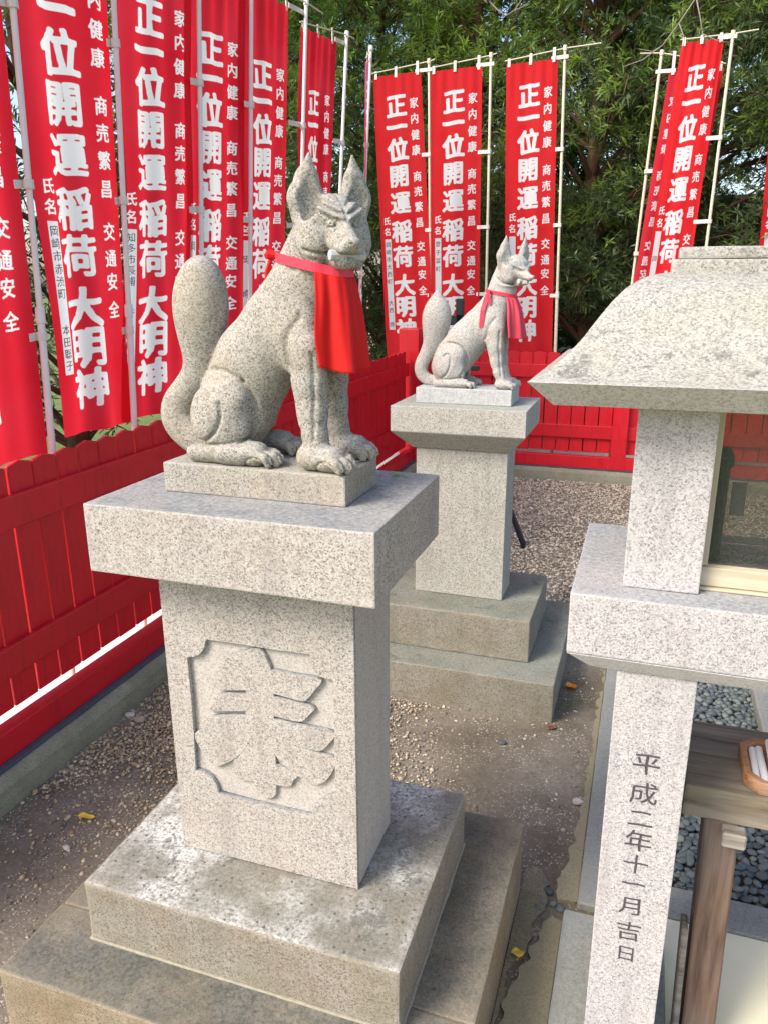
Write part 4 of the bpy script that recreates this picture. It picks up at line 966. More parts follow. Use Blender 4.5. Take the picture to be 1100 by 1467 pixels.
# ---------------------------------------------------------------- banners
MAIN = '正一位開運稲荷大明神'; RIGHT = '家内健康商売繁昌交通安全'
MZ = [2.792,2.641,2.482,2.293,2.095,1.883,1.693,1.473,1.306,1.124]
RZ = [2.803,2.695,2.580,2.473,2.285,2.176,2.065,1.948,1.770,1.655,1.554,1.431]
BASEIMG = {}
def banner_image(strip, row):
    """lettering of one banner as a mask image; the two rows carry banners of two lengths"""
    W, Hh = 288, 1500
    if row == 'left': zt, zb, fz, cx, rx, sy, sx = 2.88, .965, lambda z: 1.125+(z-1.124)*.828, .435, .82, .156, .152
    else: zt, zb, fz, cx, rx, sy, sx = 3.01, .86, lambda z: z, .455, .825, .178, .174
    LW = .385; PX = W/LW; PY = Hh/(zt-zb); Y = lambda z: (fz(z)-zb)*PY; k = .86 if row == 'left' else 1.0
    if row not in BASEIMG:
        A = np.zeros((Hh, W), np.float32)
        for c, z in zip(MAIN, MZ): stamp(A, c, cx*W, Y(z), sx*PX, sy*PY, .029 if c in '開運稲荷' else (.040 if c != '一' else .048))
        for c, z in zip(RIGHT, RZ): stamp(A, c, rx*W, Y(z+(.03 if row == 'left' else 0)), .070*PX, .080*k*PY, .022)
        for c, z in zip('氏名', (1.965, 1.885)): stamp(A, c, .145*W, Y(z), .062*PX, .066*k*PY, .022)
        BASEIMG[row] = A
    img = np.zeros((Hh, W, 3), np.float32); img[..., 0] = BASEIMG[row]
    if strip:
        y1, y0 = Y(1.83), Y(1.20 if row == 'left' else 1.12); img[int(y0):int(y1), int(.080*W):int(.212*W), 1] = 1
        step = (y1-y0)*.96/len(strip); B = np.zeros((Hh, W), np.float32)
        for i, c in enumerate(strip):
            if c != ' ': stamp(B, c, .146*W, y1-(y1-y0)*.02-step*(i+.5), .046*PX, min(.046*PY, step*.98), .010, 96)
        img[..., 2] = B
    return img
def banner(label, group, base, top, quad, strip, seed, clips=(2.40,1.88,1.37), view=(0,-1,0), mat=None, rod=(.10,.40), reverse=False, polemat=None, amp=.008, row='far'):
    """quad = TL, TR, BR, BL as the viewer sees it; pole from base to top"""
    rg = random.Random(seed); mat = mat or (.70,.014,.032); polemat = polemat or M_pole
    base, top = Vector(base), Vector(top); root = empty('banner', tuple(base), label, 'banner', group)
    TL, TR, BR, BL = (Vector(q) for q in quad); LW = .385; LH = 2.03
    nrm = (TR-TL).cross(BL-TL); nrm.normalize()
    if nrm.dot(Vector(view)) < 0: nrm = -nrm
    ph = [rg.uniform(0, 6.28) for _ in range(6)]; f1 = rg.uniform(1.1, 1.9); f2 = rg.uniform(2.4, 3.6)
    def S(s, t):
        s = np.asarray(s, float); t = np.asarray(t, float)
        P = (np.outer((1-s)*(1-t), TL)+np.outer(s*(1-t), TR)+np.outer(s*t, BR)+np.outer((1-s)*t, BL))
        w = amp*((.35+.9*t)*np.sin(s*6.283*f1+ph[0]+t*2.0)+(.5)*np.sin(s*6.283*f2+ph[1]-t*1.3)*(.5+.6*t)+.6*np.sin(t*9+ph[2])*(1-s)+.25*np.sin(s*31+ph[3]+3*t)*np.exp(-((t-.04)/.12)**2)*2)
        w += .012*np.sin(t*3.14)*(1-s)
        return P+np.outer(w, nrm), w
    ns, nt = 32, 90; s, t = np.meshgrid(np.linspace(0, 1, ns+1), np.linspace(0, 1, nt+1)); P, _ = S(s.ravel(), t.ravel())
    i = np.arange(nt)[:, None]*(ns+1)+np.arange(ns)[None]; Fq = np.stack([i, i+1, i+ns+2, i+ns+1], 2).reshape(-1, 4)
    me = mesh('cloth', P, Fq); uvl = me.uv_layers.new(name='UVMap'); ii = np.zeros(len(me.loops), np.int32); me.loops.foreach_get('vertex_index', ii)
    us = (1-s if reverse else s).ravel()[ii]; vt = 1-t.ravel()[ii]; uvl.data.foreach_set('uv', np.column_stack([us, vt]).astype(np.float32).ravel())
    img = banner_image(strip, row); link('cloth', me, root, print_cloth('banner_print', img, mat, .5 if row == 'left' else .40), smooth=True)
    # telescopic pole with a collar, top rod, tabs and clips
    d = (top-base); at_z = lambda z: base+d*((z-base.z)/d.z)
    r = .0125; j = at_z(1.40)
    V_, F_ = join([tube([base, j], r, 12), tube([j, top], r*.82, 12), tube([j+d.normalized()*-.03, j+d.normalized()*-.028, j+d.normalized()*.018, j+d.normalized()*.022], [r, r*1.28, r*1.28, r*.85], 12), tube([top-d.normalized()*.03, top+d.normalized()*.004], r*1.15, 12)])
    mk('pole', (V_, F_), root, polemat, smooth=False)
    side = (TR-TL).normalized()*(-1 if reverse else 1)        # from far edge towards the pole
    e0 = (TR if reverse else TL)-side*.01; rod_a = Vector((e0.x, e0.y, e0.z+.022)); rod_b = at_z(top.z-.015)+side*rg.uniform(*rod)*.6
    rod_b.z = top.z-.015+.01
    tp = at_z(top.z-.015); V_, F_ = join([tube([rod_a, tp, rod_b], .0042, 6)]); mk('top_rod', (V_, F_), root, M_pole2)
    def flat(c, w, h, th, nm='clip'):
        A = side*w/2; Bz = Vector((0, 0, h/2)); N = nrm*th/2
        V = [c+A*a+Bz*b+N*c_ for c_ in (-1, 1) for a, b in ((-1,-1),(1,-1),(1,1),(-1,1))]
        return V, [(3,2,1,0),(4,5,6,7),(0,1,5,4),(1,2,6,5),(2,3,7,6),(3,0,4,7)]
    parts = []
    for s_ in (.06, .48, .93):
        a = S([1-s_ if reverse else s_], [0])[0][0]; a = Vector(a); zr = rod_a.z+(tp.z-rod_a.z)*s_
        hh = zr-a.z+.03; parts.append(flat(Vector((a.x, a.y, a.z-.02+hh/2))+nrm*.003, .020, hh, .004))
    a = Vector(S([.95 if not reverse else .05], [0])[0][0]); b = at_z(a.z+.01); m_ = (a+b)/2; L = (b-a).length+.05
    parts.append(flat(Vector((m_.x, m_.y, a.z+.008))+nrm*.004, L, .024, .004))
    for q_ in parts: mk('tab', q_, root, M_clip)
    for z in clips:
        z += rg.uniform(-.012, .012); p = at_z(z)
        tt = (TR.z-z)/(TR.z-BR.z); a = Vector(S([.96 if not reverse else .04], [tt])[0][0]); a.z = z; m_ = (a+p)/2; L = (p-a).length+.02
        V_, F_ = join([flat(m_+nrm*.006, L, .026, .004), tube([p-Vector((0,0,.014)), p+Vector((0,0,.014))], r*1.35, 10)]); mk('clip', (V_, F_), root, M_clip)
    return root
GL = 'red prayer banners standing behind the left fence'; GF = 'red prayer banners standing behind the back fence'
UL = -1.95
def left_banner(vb, lean, label, strip, seed, rt, rb, w, wb=None, zt=2.88, zb=.965, ptop=2.99, **kw):
    f = lambda z: vb+lean*(z-.95); wb = wb or w*.95
    k = 1.026; g = lambda u, v, z: (u*k, v*k, 1.5+(z-1.5)*k)
    q = [g(UL+.010, rt-w, zt-.05), g(UL+.012, rt, zt), g(UL+.016, rb, zb), g(UL+.016, rb-wb, zb+.012)]
    return banner(label, GL, (UL, f(.02), .02), (UL, f(ptop), ptop), q, strip, seed, view=(1, 0, 0), row='left', amp=.012, clips=(2.34,1.80,1.33), **kw)
left_banner(2.118, .058, 'red banner cut off by the left edge of the photo, nearest of the left row', '岡崎市', 1, 2.165, 2.071, .50, zb=.938)
left_banner(2.586, .080, 'wide red banner left of the big fox whose name strip reads down in black ink', '岡崎市赤渋町  本田聡子', 2, 2.690, 2.562, .53, .405)
left_banner(3.110, .115, 'red banner hanging just behind the tail of the big fox', '知多市長浦  行 市真一', 3, 3.265, 2.955, .53, .46)
left_banner(3.565, .122, 'red banner partly crossed by the pole of its neighbour, fourth of the left row', '岡崎市 中 一', 4, 3.715, 3.42, .53)
left_banner(4.140, .150, 'red banner left of the big fox\'s near ear, fifth of the left row', '岡崎市', 5, 4.205, 3.93, .56)
left_banner(4.690, .180, 'faded red banner seen between the ears of the big fox', '', 6, 4.82, 4.50, .48)
# the seventh is blown round its pole and shows only its edge
vb = 5.13
banner('pinkish banner blown edge-on round its pole at the right ear of the big fox', GL, (UL, vb-.14, .02), (UL, vb+.37, 3.02),
       [(UL+.105, vb-.02, 2.83), (UL-.002, vb+.33, 2.93), (UL+.004, vb+.02, 1.02), (UL+.14, vb-.33, 1.0)], '岡', 7, view=(1, 0, 0), mat=(.74,.14,.28), rod=(.1, .12))
def far_banner(xp_b, xp_t, x0, x1, label, strip, seed, zt=3.01, zb=.86, v=6.2, zr=3.0, xb0=None, xb1=None, ptop=3.09, **kw):
    base = (xp_b, v, .02); top = (xp_t, v, ptop)
    sh_ = (xp_b-xp_t)
    q = [(x0, v-.012, zt-.006), (x1, v-.014, zt), (x1+sh_ if xb1 is None else xb1, v-.02, zb), (x0+sh_ if xb0 is None else xb0, v-.02, zb)]
    return banner(label, GF, base, top, q, strip, seed, clips=(2.43,1.90,1.40), view=(0, -1, 0), polemat=M_pole2, mat=(.74,.013,.020), **kw)
far_banner(-1.685, -1.742, -2.18, -1.80, 'red banner behind the corner of the fences, leftmost of the back row', '岡崎市大西町  大西 徳', 11, xb0=-2.07, xb1=-1.66, rod=(.05, .08))
far_banner(-1.235, -1.275, -1.725, -1.335, 'red banner right behind the small fox\'s tail', '豊子冨町  左奈子下屋', 12, rod=(.05, .08))
far_banner(-.665, -.747, -1.16, -.792, 'brightest red banner, behind the head and bib of the small fox', '宝川', 13, rod=(.38, .42))
far_banner(.300, .345, .028, .292, 'narrow folded red banner over the shrine roof, in front of its turned neighbour', '岡山', 14, v=6.18, zt=3.035, ptop=3.075, xb0=-.11, xb1=.20, rod=(.25, .27))
# seen from the back: mirrored print, pole on its left
banner('red banner turned back to front with its pole on its left, beside the roof ridge', GF, (-.225, 6.35, .02), (-.095, 6.35, 3.04),
       [(-.035, 6.34, 2.90), (.32, 6.34, 2.90), (.16, 6.33, .9), (-.20, 6.33, .9)], '岡', 15, clips=(2.25,1.70,1.3), view=(0, -1, 0), mat=(.66,.02,.04), polemat=M_pole2, reverse=True, rod=(.2, .25))
far_banner(1.10, 1.14, .62, .99, 'red banner cut off by the right edge of the photo above the shrine ridge', '豊川', 16, zt=2.98, xb0=.70, xb1=1.07, v=6.2)
# ---------------------------------------------------------------- trees
def rosettes(P, D, L, nb, seed, wid=.011):
    """narrow leaves round each point P, pointing about D"""
    rg = np.random.default_rng(seed); n = len(P)
    D = D/np.linalg.norm(D, axis=1, keepdims=True)
    R_ = rg.normal(size=(n, nb, 3)); a = D[:, None, :]*rg.uniform(.25, 1.1, (n, nb, 1))+R_/np.linalg.norm(R_, axis=2, keepdims=True)*.85
    a /= np.linalg.norm(a, axis=2, keepdims=True)
    r2 = rg.normal(size=(n, nb, 3)); wid = wid*1.3; s = np.cross(a, r2); s /= np.linalg.norm(s, axis=2, keepdims=True)
    ln = (L[:, None, None]*rg.uniform(.6, 1.25, (n, nb, 1))); b = P[:, None, :]+D[:, None, :]*rg.uniform(-.05, .05, (n, nb, 1))+a*.006
    w = wid*(L[:, None, None]/.085)
    tip = b+a*ln+np.array([0, 0, -1])*ln*rg.uniform(0, .22, (n, nb, 1)); m = b+a*ln*.5
    V = np.stack([b, m+s*w*.5, tip, m-s*w*.5], 2).reshape(-1, 3)
    F = np.arange(n*nb*4).reshape(-1, 4); return V, F
def tree(label, base, height, rad, n, seed, z0=.5, trunk_r=.09, lean=(0, 0), bright=.25, dens=1., group='podocarpus trees beyond the fences', big=1.):
    rg = np.random.default_rng(seed); bx, by = base
    root = empty('podocarpus_tree', (bx, by, -.03), label, 'tree', group)
    # trunk
    pts = []; k = 9
    for i in range(k):
        t = i/(k-1); pts.append((bx+lean[0]*t+.06*math.sin(t*5+seed), by+lean[1]*t+.05*math.cos(t*4+seed), -.03+height*.85*t))
    parts = [tube(pts, [trunk_r*(1-.75*i/(k-1))*(1.25 if i == 0 else 1) for i in range(k)], 9)]
    nc = int(78*dens); C = []
    for c in range(nc):
        z = z0+(height-z0)*rg.uniform(0, 1)**.9; t = (z-z0)/(height-z0); rr = rad*math.sqrt(max(.05, 1-(1.6*(t-.42))**2*.8))
        a = rg.uniform(0, 6.283); q = rr*rg.uniform(.35, 1.0)
        tp = np.array(pts[min(k-1, int(max(0, z-.3)/(height*.85)*(k-1)))]); ctr = np.array([tp[0]+q*math.cos(a), tp[1]+q*math.sin(a), z])
        C.append((ctr, rg.uniform(.25, .48)))
        st = Vector((tp[0], tp[1], max(.2, z-.45))); md = Vector(ctr)*.5+st*.5+Vector((0, 0, .06))
        parts.append(tube([st, md, Vector(ctr)], [trunk_r*.32, .016, .005], 5, False))
        for _ in range(3):
            e = ctr+rg.normal(size=3)*.22; parts.append(tube([md, Vector((ctr+e)/2), Vector(e)], [.010, .006, .003], 4, False))
    mk('trunk', join(parts), root, M_bark, smooth=True)
    w = rg.integers(0, nc, n); cc = np.array([c for c, _ in C]); cr = np.array([r for _, r in C])
    d = rg.normal(size=(n, 3)); d /= np.linalg.norm(d, axis=1, keepdims=True); d[:, 2] *= .75
    P = cc[w]+d*cr[w][:, None]*rg.uniform(.45, 1.1, (n, 1)); D = d+np.array([0, 0, .45])
    lit_leaf = (rg.uniform(size=n) < 1.35*bright*np.clip((P[:, 2]-1.0)/1.6, .08, 2.2))  # more of the lit-coloured leaves towards the top, as if lit from above
    for nm, m_, mt_, sd in (('crown', ~lit_leaf, M_leafd, 1), ('lit_leaves', lit_leaf, M_leafb, 2)):
        if m_.sum() == 0: continue
        Lf = big*rg.uniform(.050, .082, m_.sum()); V, F = rosettes(P[m_], D[m_], Lf, 14, seed*3+sd)
        me = mesh(nm, V, F); link(nm, me, root, mt_)
    return root
TREES = [
 ('podocarpus tree behind the corner where the two fences meet', (-2.75, 7.9), 5.6, 1.05, 2800, .5, (.1, 0), .30),
 ('podocarpus tree standing between the leftmost two banners of the back row', (-1.62, 7.6), 5.8, 1.0, 3000, .5, (0, 0), .40),
 ('podocarpus tree with a bare brown trunk right of the brightest red banner', (-.62, 7.35), 5.6, .95, 2600, 1.3, (.15, 0), .28),
 ('podocarpus tree just left of the banner over the shrine roof', (.25, 7.9), 5.7, 1.05, 3000, .6, (-.1, 0), .25),
 ('podocarpus tree behind the banner over the shrine roof', (1.15, 7.5), 5.6, 1.1, 3300, .5, (0, 0), .22),
 ('podocarpus tree farthest right behind the shrine', (2.1, 7.8), 5.7, 1.2, 3200, .3, (0, 0), .25),
 ('podocarpus tree behind the fifth and sixth banner of the left row', (-3.9, 6.6), 5.6, 1.15, 2200, .5, (.1, 0), .45),
 ('podocarpus tree behind the middle of the left row of banners', (-4.3, 4.9), 5.4, 1.1, 1500, .4, (0, 0), .30),
 ('podocarpus tree behind the wide banner left of the big fox', (-4.8, 3.4), 4.4, 1.0, 1100, .3, (0, 0), .25),
 ('podocarpus tree at the left edge behind the nearest banner', (-4.6, 2.4), 4.2, .85, 900, .3, (0, 0), .25),
 ('darker podocarpus tree deep behind the back row of banners', (-2.0, 9.6), 5.6, 1.5, 2600, .2, (0, 0), .1),
 ('darker podocarpus tree deep behind the small fox', (.4, 9.8), 5.8, 1.5, 2600, .2, (0, 0), .1),
 ('darker podocarpus tree deep behind the fence corner', (-4.3, 9.3), 5.6, 1.5, 2600, .2, (0, 0), .15),
 ('darker podocarpus tree deep behind the shrine', (2.8, 9.7), 5.6, 1.5, 2400, .2, (0, 0), .1),
]
for i, (lb, b_, h_, r_, n_, z_, ln, br) in enumerate(TREES): tree(lb, b_, h_, r_, int(n_*1.55), 100+i, z0=z_, lean=ln, bright=br, big=2.0 if 'deep' in lb else (1.25 if b_[0] < -3.5 else 1.08))
wl = empty('garden_wall', (-1, 12.0, 0), 'pale plastered wall glimpsed through the gaps of the trees', 'wall')
box('wall_panel', -9, 6, 12.0, 12.15, -.02, 2.5, M_wall, wl, .01); box('wall_coping', -9.05, 6.05, 11.95, 12.2, 2.502, 2.6, M_edge, wl, .01)
# bare twigs hanging in front of the trees
def twig(label, paths, leaves):
    p0 = paths[0][0][0]; root = empty('bare_twig', p0, label, 'twig')
    mk('stem', join([tube(p, [r*(1-.6*i/(len(p)-1)) for i in range(len(p))], 6) for p, r in paths]), root, M_twig, smooth=True)
    for c, s_ in leaves:
        V = []; F = []; n = 7
        for i in range(n+1):
            t = i/n; w = s_*.32*math.sin(math.pi*min(1, t*1.02))**.8; z = -s_*.35*t*t
            for k_ in (-1, 0, 1): V.append((c[0]+s_*t, c[1]+.006*k_, c[2]+z+k_*w+.01*math.sin(t*9)*abs(k_)))
        for i in range(n):
            for k_ in range(2): a = i*3+k_; F.append((a, a+1, a+4, a+3))
        mk('dry_leaf', (V, F), root, M_bleaf)
twig('thin grey twig with one curled brown leaf hanging at the top centre', [([(-.86,4,2.80),(-.845,4,2.745),(-.80,4,2.70),(-.76,4,2.672),(-.72,4,2.69),(-.690,4,2.73),(-.685,4,2.80)], .0045), ([(-.845,4,2.745),(-.88,4,2.765),(-.93,4.0,2.80)], .004), ([(-.72,4,2.69),(-.685,4,2.70),(-.655,4.02,2.725)], .003)], [((-.885,3.99,2.765), .055)])
twig('forked grey twigs dangling above the banner at the top right', [([(.085,4,2.76),(.06,4,2.66),(.0,4,2.57),(-.06,4,2.49),(-.14,4,2.44),(-.22,4,2.42)], .004), ([(.06,4,2.66),(.085,4,2.58),(.10,4,2.52),(.13,4,2.46)], .0032), ([(.0,4,2.57),(.03,3.98,2.50),(.02,3.98,2.45)], .0025), ([(-.06,4,2.49),(-.10,4,2.47),(-.16,4.02,2.49)], .0025), ([(.10,4,2.52),(.16,4,2.49),(.24,4,2.47)], .0022)], [])
# ---------------------------------------------------------------- tripod, table, tray, leaves
tr = empty('black_tripod', (-.97, 4.15, 0), 'black tripod stand half hidden behind the far pedestal', 'tripod')
apex = Vector((-.97, 4.15, 1.02))
for e in ((-.596, 4.264, 0), (-1.28, 4.02, 0), (-.98, 4.52, 0)):
    V_, F_ = tube([Vector(e)+Vector((0,0,.004)), Vector(e)+Vector((0,0,.03)), Vector(e).lerp(apex, .5), apex], [.016,.018,.015,.018], 8); mk('leg', (V_, F_), tr, M_black, .0)
mk('centre_column', tube([(-.97,4.15,.9),(-.97,4.15,1.33)], .014, 10), tr, M_black)
box('head_plate', -1.04, -.985, 4.11, 4.17, 1.275, 1.325, M_black, tr, .004); box('head_knob', -.995, -.955, 4.12, 4.16, 1.325, 1.412, M_black, tr, .004)
box('brace', -.985, -.86, 4.12, 4.15, 1.035, 1.060, M_black, tr, .003)
tb = empty('wooden_table', (.3, 1.42, 0), 'weathered wooden offering table inside the shrine yard at the right edge', 'table')
def plank(name, u0, u1, v0, v1, z0, z1, m, seed, parent=tb, bev=.006):
    o = box(name, u0, u1, v0, v1, z0, z1, m, parent, bev, 2); return roughen(o, .0022, .03, seed)
plank('tabletop_plank', .134, .95, 1.300, 1.412, .556, .622, M_table, 31); plank('tabletop_plank', .137, .95, 1.4135, 1.535, .557, .621, M_table, 32)
V_ = [(.186,1.303,-.01),(.247,1.303,-.01),(.247,1.365,-.01),(.186,1.365,-.01),(.174,1.303,.556),(.234,1.303,.556),(.234,1.365,.556),(.174,1.365,.556)]
mk('leg', (V_, [(3,2,1,0),(4,5,6,7),(0,1,5,4),(1,2,6,5),(2,3,7,6),(3,0,4,7)]), tb, M_leg, .004)
V2_ = [(x+.60, y, z) for x, y, z in V_]; mk('leg', (V2_, [(3,2,1,0),(4,5,6,7),(0,1,5,4),(1,2,6,5),(2,3,7,6),(3,0,4,7)]), tb, M_leg, .004)
box('tenon_end', .203, .243, 1.272, 1.3025, .524, .5545, M_tableside, tb, .003)
V_ = [(.168,1.300,.0),(.180,1.300,.0),(.180,1.345,.0),(.168,1.345,.0),(.160,1.300,.30),(.172,1.300,.30),(.172,1.345,.30),(.160,1.345,.30)]
mk('leg_cleat', (V_, [(3,2,1,0),(4,5,6,7),(0,1,5,4),(1,2,6,5),(2,3,7,6),(3,0,4,7)]), tb, M_tableside, .003)
ty = empty('wooden_tray', (.32, 1.38, .6225), 'small reddish wooden tray with clipped corners on the offering table', 'tray')
def octa(u0, u1, v0, v1, c): return [(u0+c,v0),(u1-c,v0),(u1,v0+c),(u1,v1-c),(u1-c,v1),(u0+c,v1),(u0,v1-c),(u0,v0+c)]
me = curve_plate('tray_rim', [octa(.234,.42,1.306,1.452,.024), octa(.243,.411,1.315,1.443,.021)], .0115, .0012); me.transform(Matrix.Translation((0,0,.636))); link('tray_rim', me, ty, M_tray)
me = curve_plate('tray_floor', [octa(.2365,.4175,1.3085,1.4495,.023)], .002); me.transform(Matrix.Translation((0,0,.6262))); link('tray_floor', me, ty, M_tray)
rg = random.Random(9)
for i in range(4):
    u = .254+i*.0150; L0 = 1.325+rg.uniform(-.003, .004); L1 = 1.435+rg.uniform(-.02, .012)
    z = .6345+(.006 if i in (2, 3) else 0)+rg.uniform(0, .002)
    V_, F_ = tube([(u, L0, z), (u+rg.uniform(-.002,.002), L1, z+.004+(.012 if i == 2 else 0)), (u, L1+.004, z+.004+(.012 if i == 2 else 0))], [.0068,.0066,.003], 10)
    c_ = mk('candle', (V_, F_), None, M_white, smooth=False); tag(c_, ['white candle lying in the wooden tray, nearest its left rim', 'white candle second from the left rim of the wooden tray', 'tallest white candle, propped up in the wooden tray'][i] if i < 3 else 'white candle at the right edge of the photo in the wooden tray', 'candle', 'white candles in the tray')
# fallen leaves
def leaf(name, c, L, w, yaw, mat, label, cat='leaf', curl=.3, stem=True, z=.004):
    V = []; F = []; n = 10
    for i in range(n+1):
        t = i/n; ww = w*math.sin(math.pi*t)**.75*(1-.25*t)+.0004
        for k_ in (-1, -.5, 0, .5, 1): V.append((L*(t-.5), ww*k_, curl*w*(abs(k_)**1.5)+.003*math.sin(t*6)+.002*k_*math.sin(t*9)))
    for i in range(n):
        for k_ in range(4): a = i*5+k_; F.append((a, a+1, a+6, a+5))
    me = mesh(name, V, F)
    if stem:
        b = bmesh.new(); b.from_mesh(me); sv, sf = tube([(-L*.5, 0, .001), (-L*.62, .004, .002), (-L*.75, .003, .001)], .0008, 4); m2 = mesh('s', sv, sf); b.from_mesh(m2); b.to_mesh(me); b.free()
    me.transform(Matrix.Translation((c[0], c[1], c[2]+z)) @ Matrix.Rotation(yaw, 4, 'Z'))
    return tag(link(name, me, None, mat, loc=c, smooth=True), label, cat)
leaf('fallen_leaf', (-1.434, 1.50, 0), .052, .0125, .25, M_yleaf, 'pointed yellow leaf lying on the earth between the left fence and the near pedestal')
leaf('fallen_leaf', (-.163, 1.417, .010), .030, .017, 1.9, M_yleaf, 'round yellow leaf on the broken concrete right of the near pedestal', curl=.15)
leaf('fallen_leaf', (-.167, 2.70, 0), .042, .020, .2, M_oleaf, 'bright orange leaf on the earth beside the far pedestal base', curl=.6)
leaf('fallen_leaf', (-.33, 2.36, 0), .035, .012, -.6, M_bleaf, 'brown curled leaf at the front corner of the far pedestal base') if False else None
leaf('fallen_leaf', (-.20, 2.40, 0), .040, .014, 1.0, M_bleaf, 'curled brown leaf near the front corner of the far pedestal base')
gs = empty('green_sprig', (-.451, 1.397, 1.131), 'tiny green lobed sprig lying on the cap of the near pedestal behind the fox', 'leaf')
for a, s_ in ((2.4, .011), (1.5, .012), (3.3, .011), (.6, .009), (4.1, .008)):
    V_ = [(0,0,0),(s_*.5,-s_*.32,.002),(s_,0,.003),(s_*.5,s_*.32,.002)]; m_ = mesh('leaflet', V_, [(0,1,2,3)]); m_.transform(Matrix.Translation((-.452,1.397,1.1335)) @ Matrix.Rotation(a, 4, 'Z')); link('leaflet', m_, gs, M_gleaf)
V_, F_ = tube([(-.452,1.397,1.134),(-.440,1.400,1.134),(-.425,1.394,1.133)], .0008, 5); mk('stalk', (V_, F_), gs, M_gleaf)
# ---------------------------------------------------------------- gravel, chips and pebbles
rgn = np.random.default_rng(7)
def inside(P, boxes):
    m = np.zeros(len(P), bool)
    for u0, u1, v0, v1 in boxes: m |= (P[:, 0] > u0) & (P[:, 0] < u1) & (P[:, 1] > v0) & (P[:, 1] < v1)
    return m
B1 = (P1[0]-.46, P1[0]+.46, P1[1]-.382, P1[1]+.382); B2 = (P2[0]-.422, P2[0]+.422, P2[1]-.382, P2[1]+.382)
def nz(P, sc, sd): return np.sin(P[:, 0]*sc+sd)*np.cos(P[:, 1]*sc*1.3+sd*2)+.5*np.sin(P[:, 0]*sc*2.7-P[:, 1]*sc*2.1+sd)
# left heap of tan gravel: dense near (-1.3, 2.2)
def dens_pts(n, u0, u1, v0, v1, fn):
    P = np.column_stack([rgn.uniform(u0, u1, n), rgn.uniform(v0, v1, n)]); p = np.clip(fn(P), 0, 1); P = P[rgn.uniform(size=n) < p]; return P[~inside(P, [B1, B2])]
P = dens_pts(45000, -1.665, -1.05, 1.1, 3.6, lambda P: np.clip(.02+1.0/(1+np.exp(-(P[:, 1]-1.72-.25*nz(P, 5, 1)-(-1.35-P[:, 0])*.5)*9)), .03, .92))
P = P[(P[:, 1] < 2.7) | (rgn.uniform(size=len(P)) < .5)]
z = np.where(P[:, 1] > 1.7, rgn.uniform(0, .008, len(P)), 0)
tag(scatter_stones('gravel', np.column_stack([P, z]), rgn.gamma(5, .00068, len(P))+.0010, M_grav, 1, .65, 3), kind='stuff')
# far yard: pale gravel
P = dens_pts(42000, -1.6, 1.2, 3.15, 5.93, lambda P: np.full(len(P), 1.0)*np.clip((P[:, 1]-3.1)*4, .1, 1))
P = P[~((P[:, 0] > -.09) & (P[:, 1] < 4.35))]; P = P[(P[:, 1]-3.0 > (-.75-P[:, 0])*1.2) | (rgn.uniform(size=len(P)) < .4)]
tag(scatter_stones('gravel', np.column_stack([P, rgn.uniform(0, .006, len(P))]), rgn.gamma(6, .0010, len(P))+.0018, M_grav2, 0, .6, 4), kind='stuff')
# middle: dark chips in a fan beside the near shaft
P = dens_pts(16000, -1.05, -.05, 1.62, 3.15, lambda P: .05+.85/(1+np.exp(((P[:, 0]+.62)+.10*nz(P, 9, 4))*18)) )
tag(scatter_stones('gravel', np.column_stack([P, rgn.uniform(0, .003, len(P))]), rgn.gamma(4, .0008, len(P))+.001, M_chip, 1, .6, 5), kind='stuff')
P = dens_pts(1900, -1.66, -.06, .7, 3.2, lambda P: np.full(len(P), .8)*np.clip(.5+.5*nz(P, 4, 2), .1, 1))
P = P[~((P[:, 0] > -.2) & (P[:, 1] < 1.72))]
tag(scatter_stones('stone_chips', np.column_stack([P, np.zeros(len(P))]), rgn.gamma(3, .0008, len(P))+.001, M_chip, 1, .5, 6), kind='stuff')
M_lone = {'w': plain('lone_stone_white', (.55,.52,.46), .85, .2, 60), 'g': plain('lone_stone_grey', (.10,.11,.12), .8, .3, 60), 't': plain('lone_stone_tan', (.42,.33,.24), .85, .2, 60)}
V0, F0 = icosphere(2)
for (u, v, s_, m_, lb) in [(-1.650,2.00,.020,'w','pale stone resting against the kerb of the left fence'), (-1.60,1.985,.024,'t','flat tan stone beside the pale stone by the left kerb'), (-1.401,1.378,.0115,'w','lone pale grey stone on bare earth at the lower left'),
    (-.352,2.253,.016,'g','dark grey stone on the earth in front of the far pedestal'), (-.08,2.02,.017,'w','pale glassy stone on the earth beside the shrine edging'), (-1.28,1.83,.014,'g','dark stone in the gravel left of the near pedestal'), (-.475,1.92,.011,'g','small dark stone behind the near pedestal base'),
    (-.82,2.36,.020,'t','rounded tan stone between the two pedestals')]:
    n_ = np.array([mnoise.noise(Vector(p)*1.3+Vector((u*9, v*7, 0))) for p in V0]); V = V0*(1+.35*n_[:, None])*np.array([s_, s_*.75, s_*.55])+np.array([u, v, s_*.35])
    tag(link('loose_stone', mesh('loose_stone', V, F0), None, M_lone[m_], loc=(u, v, 0), smooth=True), lb, 'stone')
for (u, v, s_) in [(-.135,1.66,.013),(-.118,1.625,.012),(-.098,1.60,.013),(-.080,1.585,.012),(-.125,1.58,.015),(-.112,1.60,.010)]:
    pass
# crack debris between the concrete slabs
Pk = np.array([(-.132,1.665),(-.120,1.64),(-.128,1.60),(-.103,1.60),(-.085,1.59),(-.066,1.585),(-.138,1.575)]); 
tag(scatter_stones('crack_pebbles', np.column_stack([Pk, np.full(len(Pk), .002)]), np.full(len(Pk), .0125), M_peb, 2, .6, 12, smooth=True), kind='stuff')
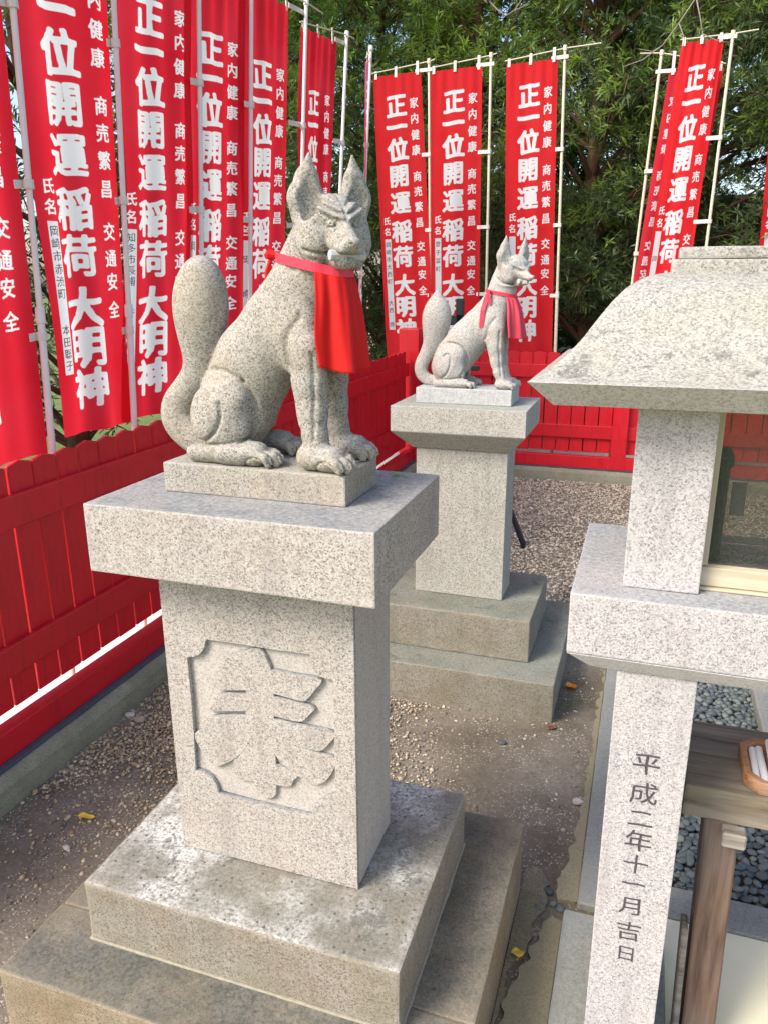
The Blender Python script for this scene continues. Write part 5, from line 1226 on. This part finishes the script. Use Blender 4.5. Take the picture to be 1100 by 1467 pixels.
# river pebbles under and behind the shrine table
pb = empty('pebble_bed', (.6, 2.2, 0), None, None); pb['kind'] = 'structure'
V0, F0 = icosphere(2); shapes = []
for i in range(7):
    n_ = np.array([mnoise.noise(Vector(p)*.9+Vector((i*5.3, 0, 0))) for p in V0]); V = V0*(1+.22*n_[:, None])*np.array([1, .72+.05*i*.5, .46+.03*(i % 3)])
    me = mesh('pebble', V, F0); me.shade_smooth(); me.materials.append(M_peb); shapes.append(me)
pts = []; grid = {}
def try_pt(u, v, s_):
    ci, cj = int(u/.03), int(v/.03)
    for a in (-1, 0, 1):
        for b in (-1, 0, 1):
            for (x, y, r_) in grid.get((ci+a, cj+b), ()):
                if (x-u)**2+(y-v)**2 < (.80*(s_+r_))**2*.75: return False
    grid.setdefault((ci, cj), []).append((u, v, s_)); pts.append((u, v, s_)); return True
rg = random.Random(21)
for _ in range(60000): try_pt(rg.uniform(.075, 1.0), rg.uniform(1.76, 3.35), rg.uniform(.0105, .0165))
near = sorted(pts, key=lambda p: p[1]+.3*abs(p[0]-.3))
vis = [p for p in near if p[0] < .62 and p[1] < 3.2]; vis = vis[:300]; visset = set(vis)
for (u, v, s_) in vis:
    o = bpy.data.objects.new('pebble', rg.choice(shapes)); scene.collection.objects.link(o); o.parent = pb
    o.location = (u-.6, v-2.2, s_*.5+rg.uniform(0, .007)); o.scale = (s_*rg.uniform(.95, 1.25), s_*1.05, s_); o.rotation_euler = (rg.uniform(-.35, .35), rg.uniform(-.35, .35), rg.uniform(0, 6.28))
rest = [p for p in pts if p not in visset]
A = np.array([(u, v, .002) for u, v, s_ in rest]); 
tag(scatter_stones('pebble_mass', A, np.array([s_*1.15 for _, _, s_ in rest]), M_peb, 1, .55, 15, pb, smooth=True, zlift=.8), kind='stuff')
A = np.column_stack([rgn.uniform(.07, 1.0, 2600), rgn.uniform(1.757, 3.4, 2600), np.full(2600, -.006)])
tag(scatter_stones('pebble_mass', A, np.full(2600, .015), M_peb, 1, .55, 16, pb, smooth=True, zlift=.8), kind='stuff')
gsb = box('stone_slab', .478, .80, 2.45, 3.0, .0, .055, M_edge, None, .006); roughen(gsb, .0015, .06, 40); tag(gsb, 'flat grey-green stone slab lying among the river pebbles at the right edge', 'slab')
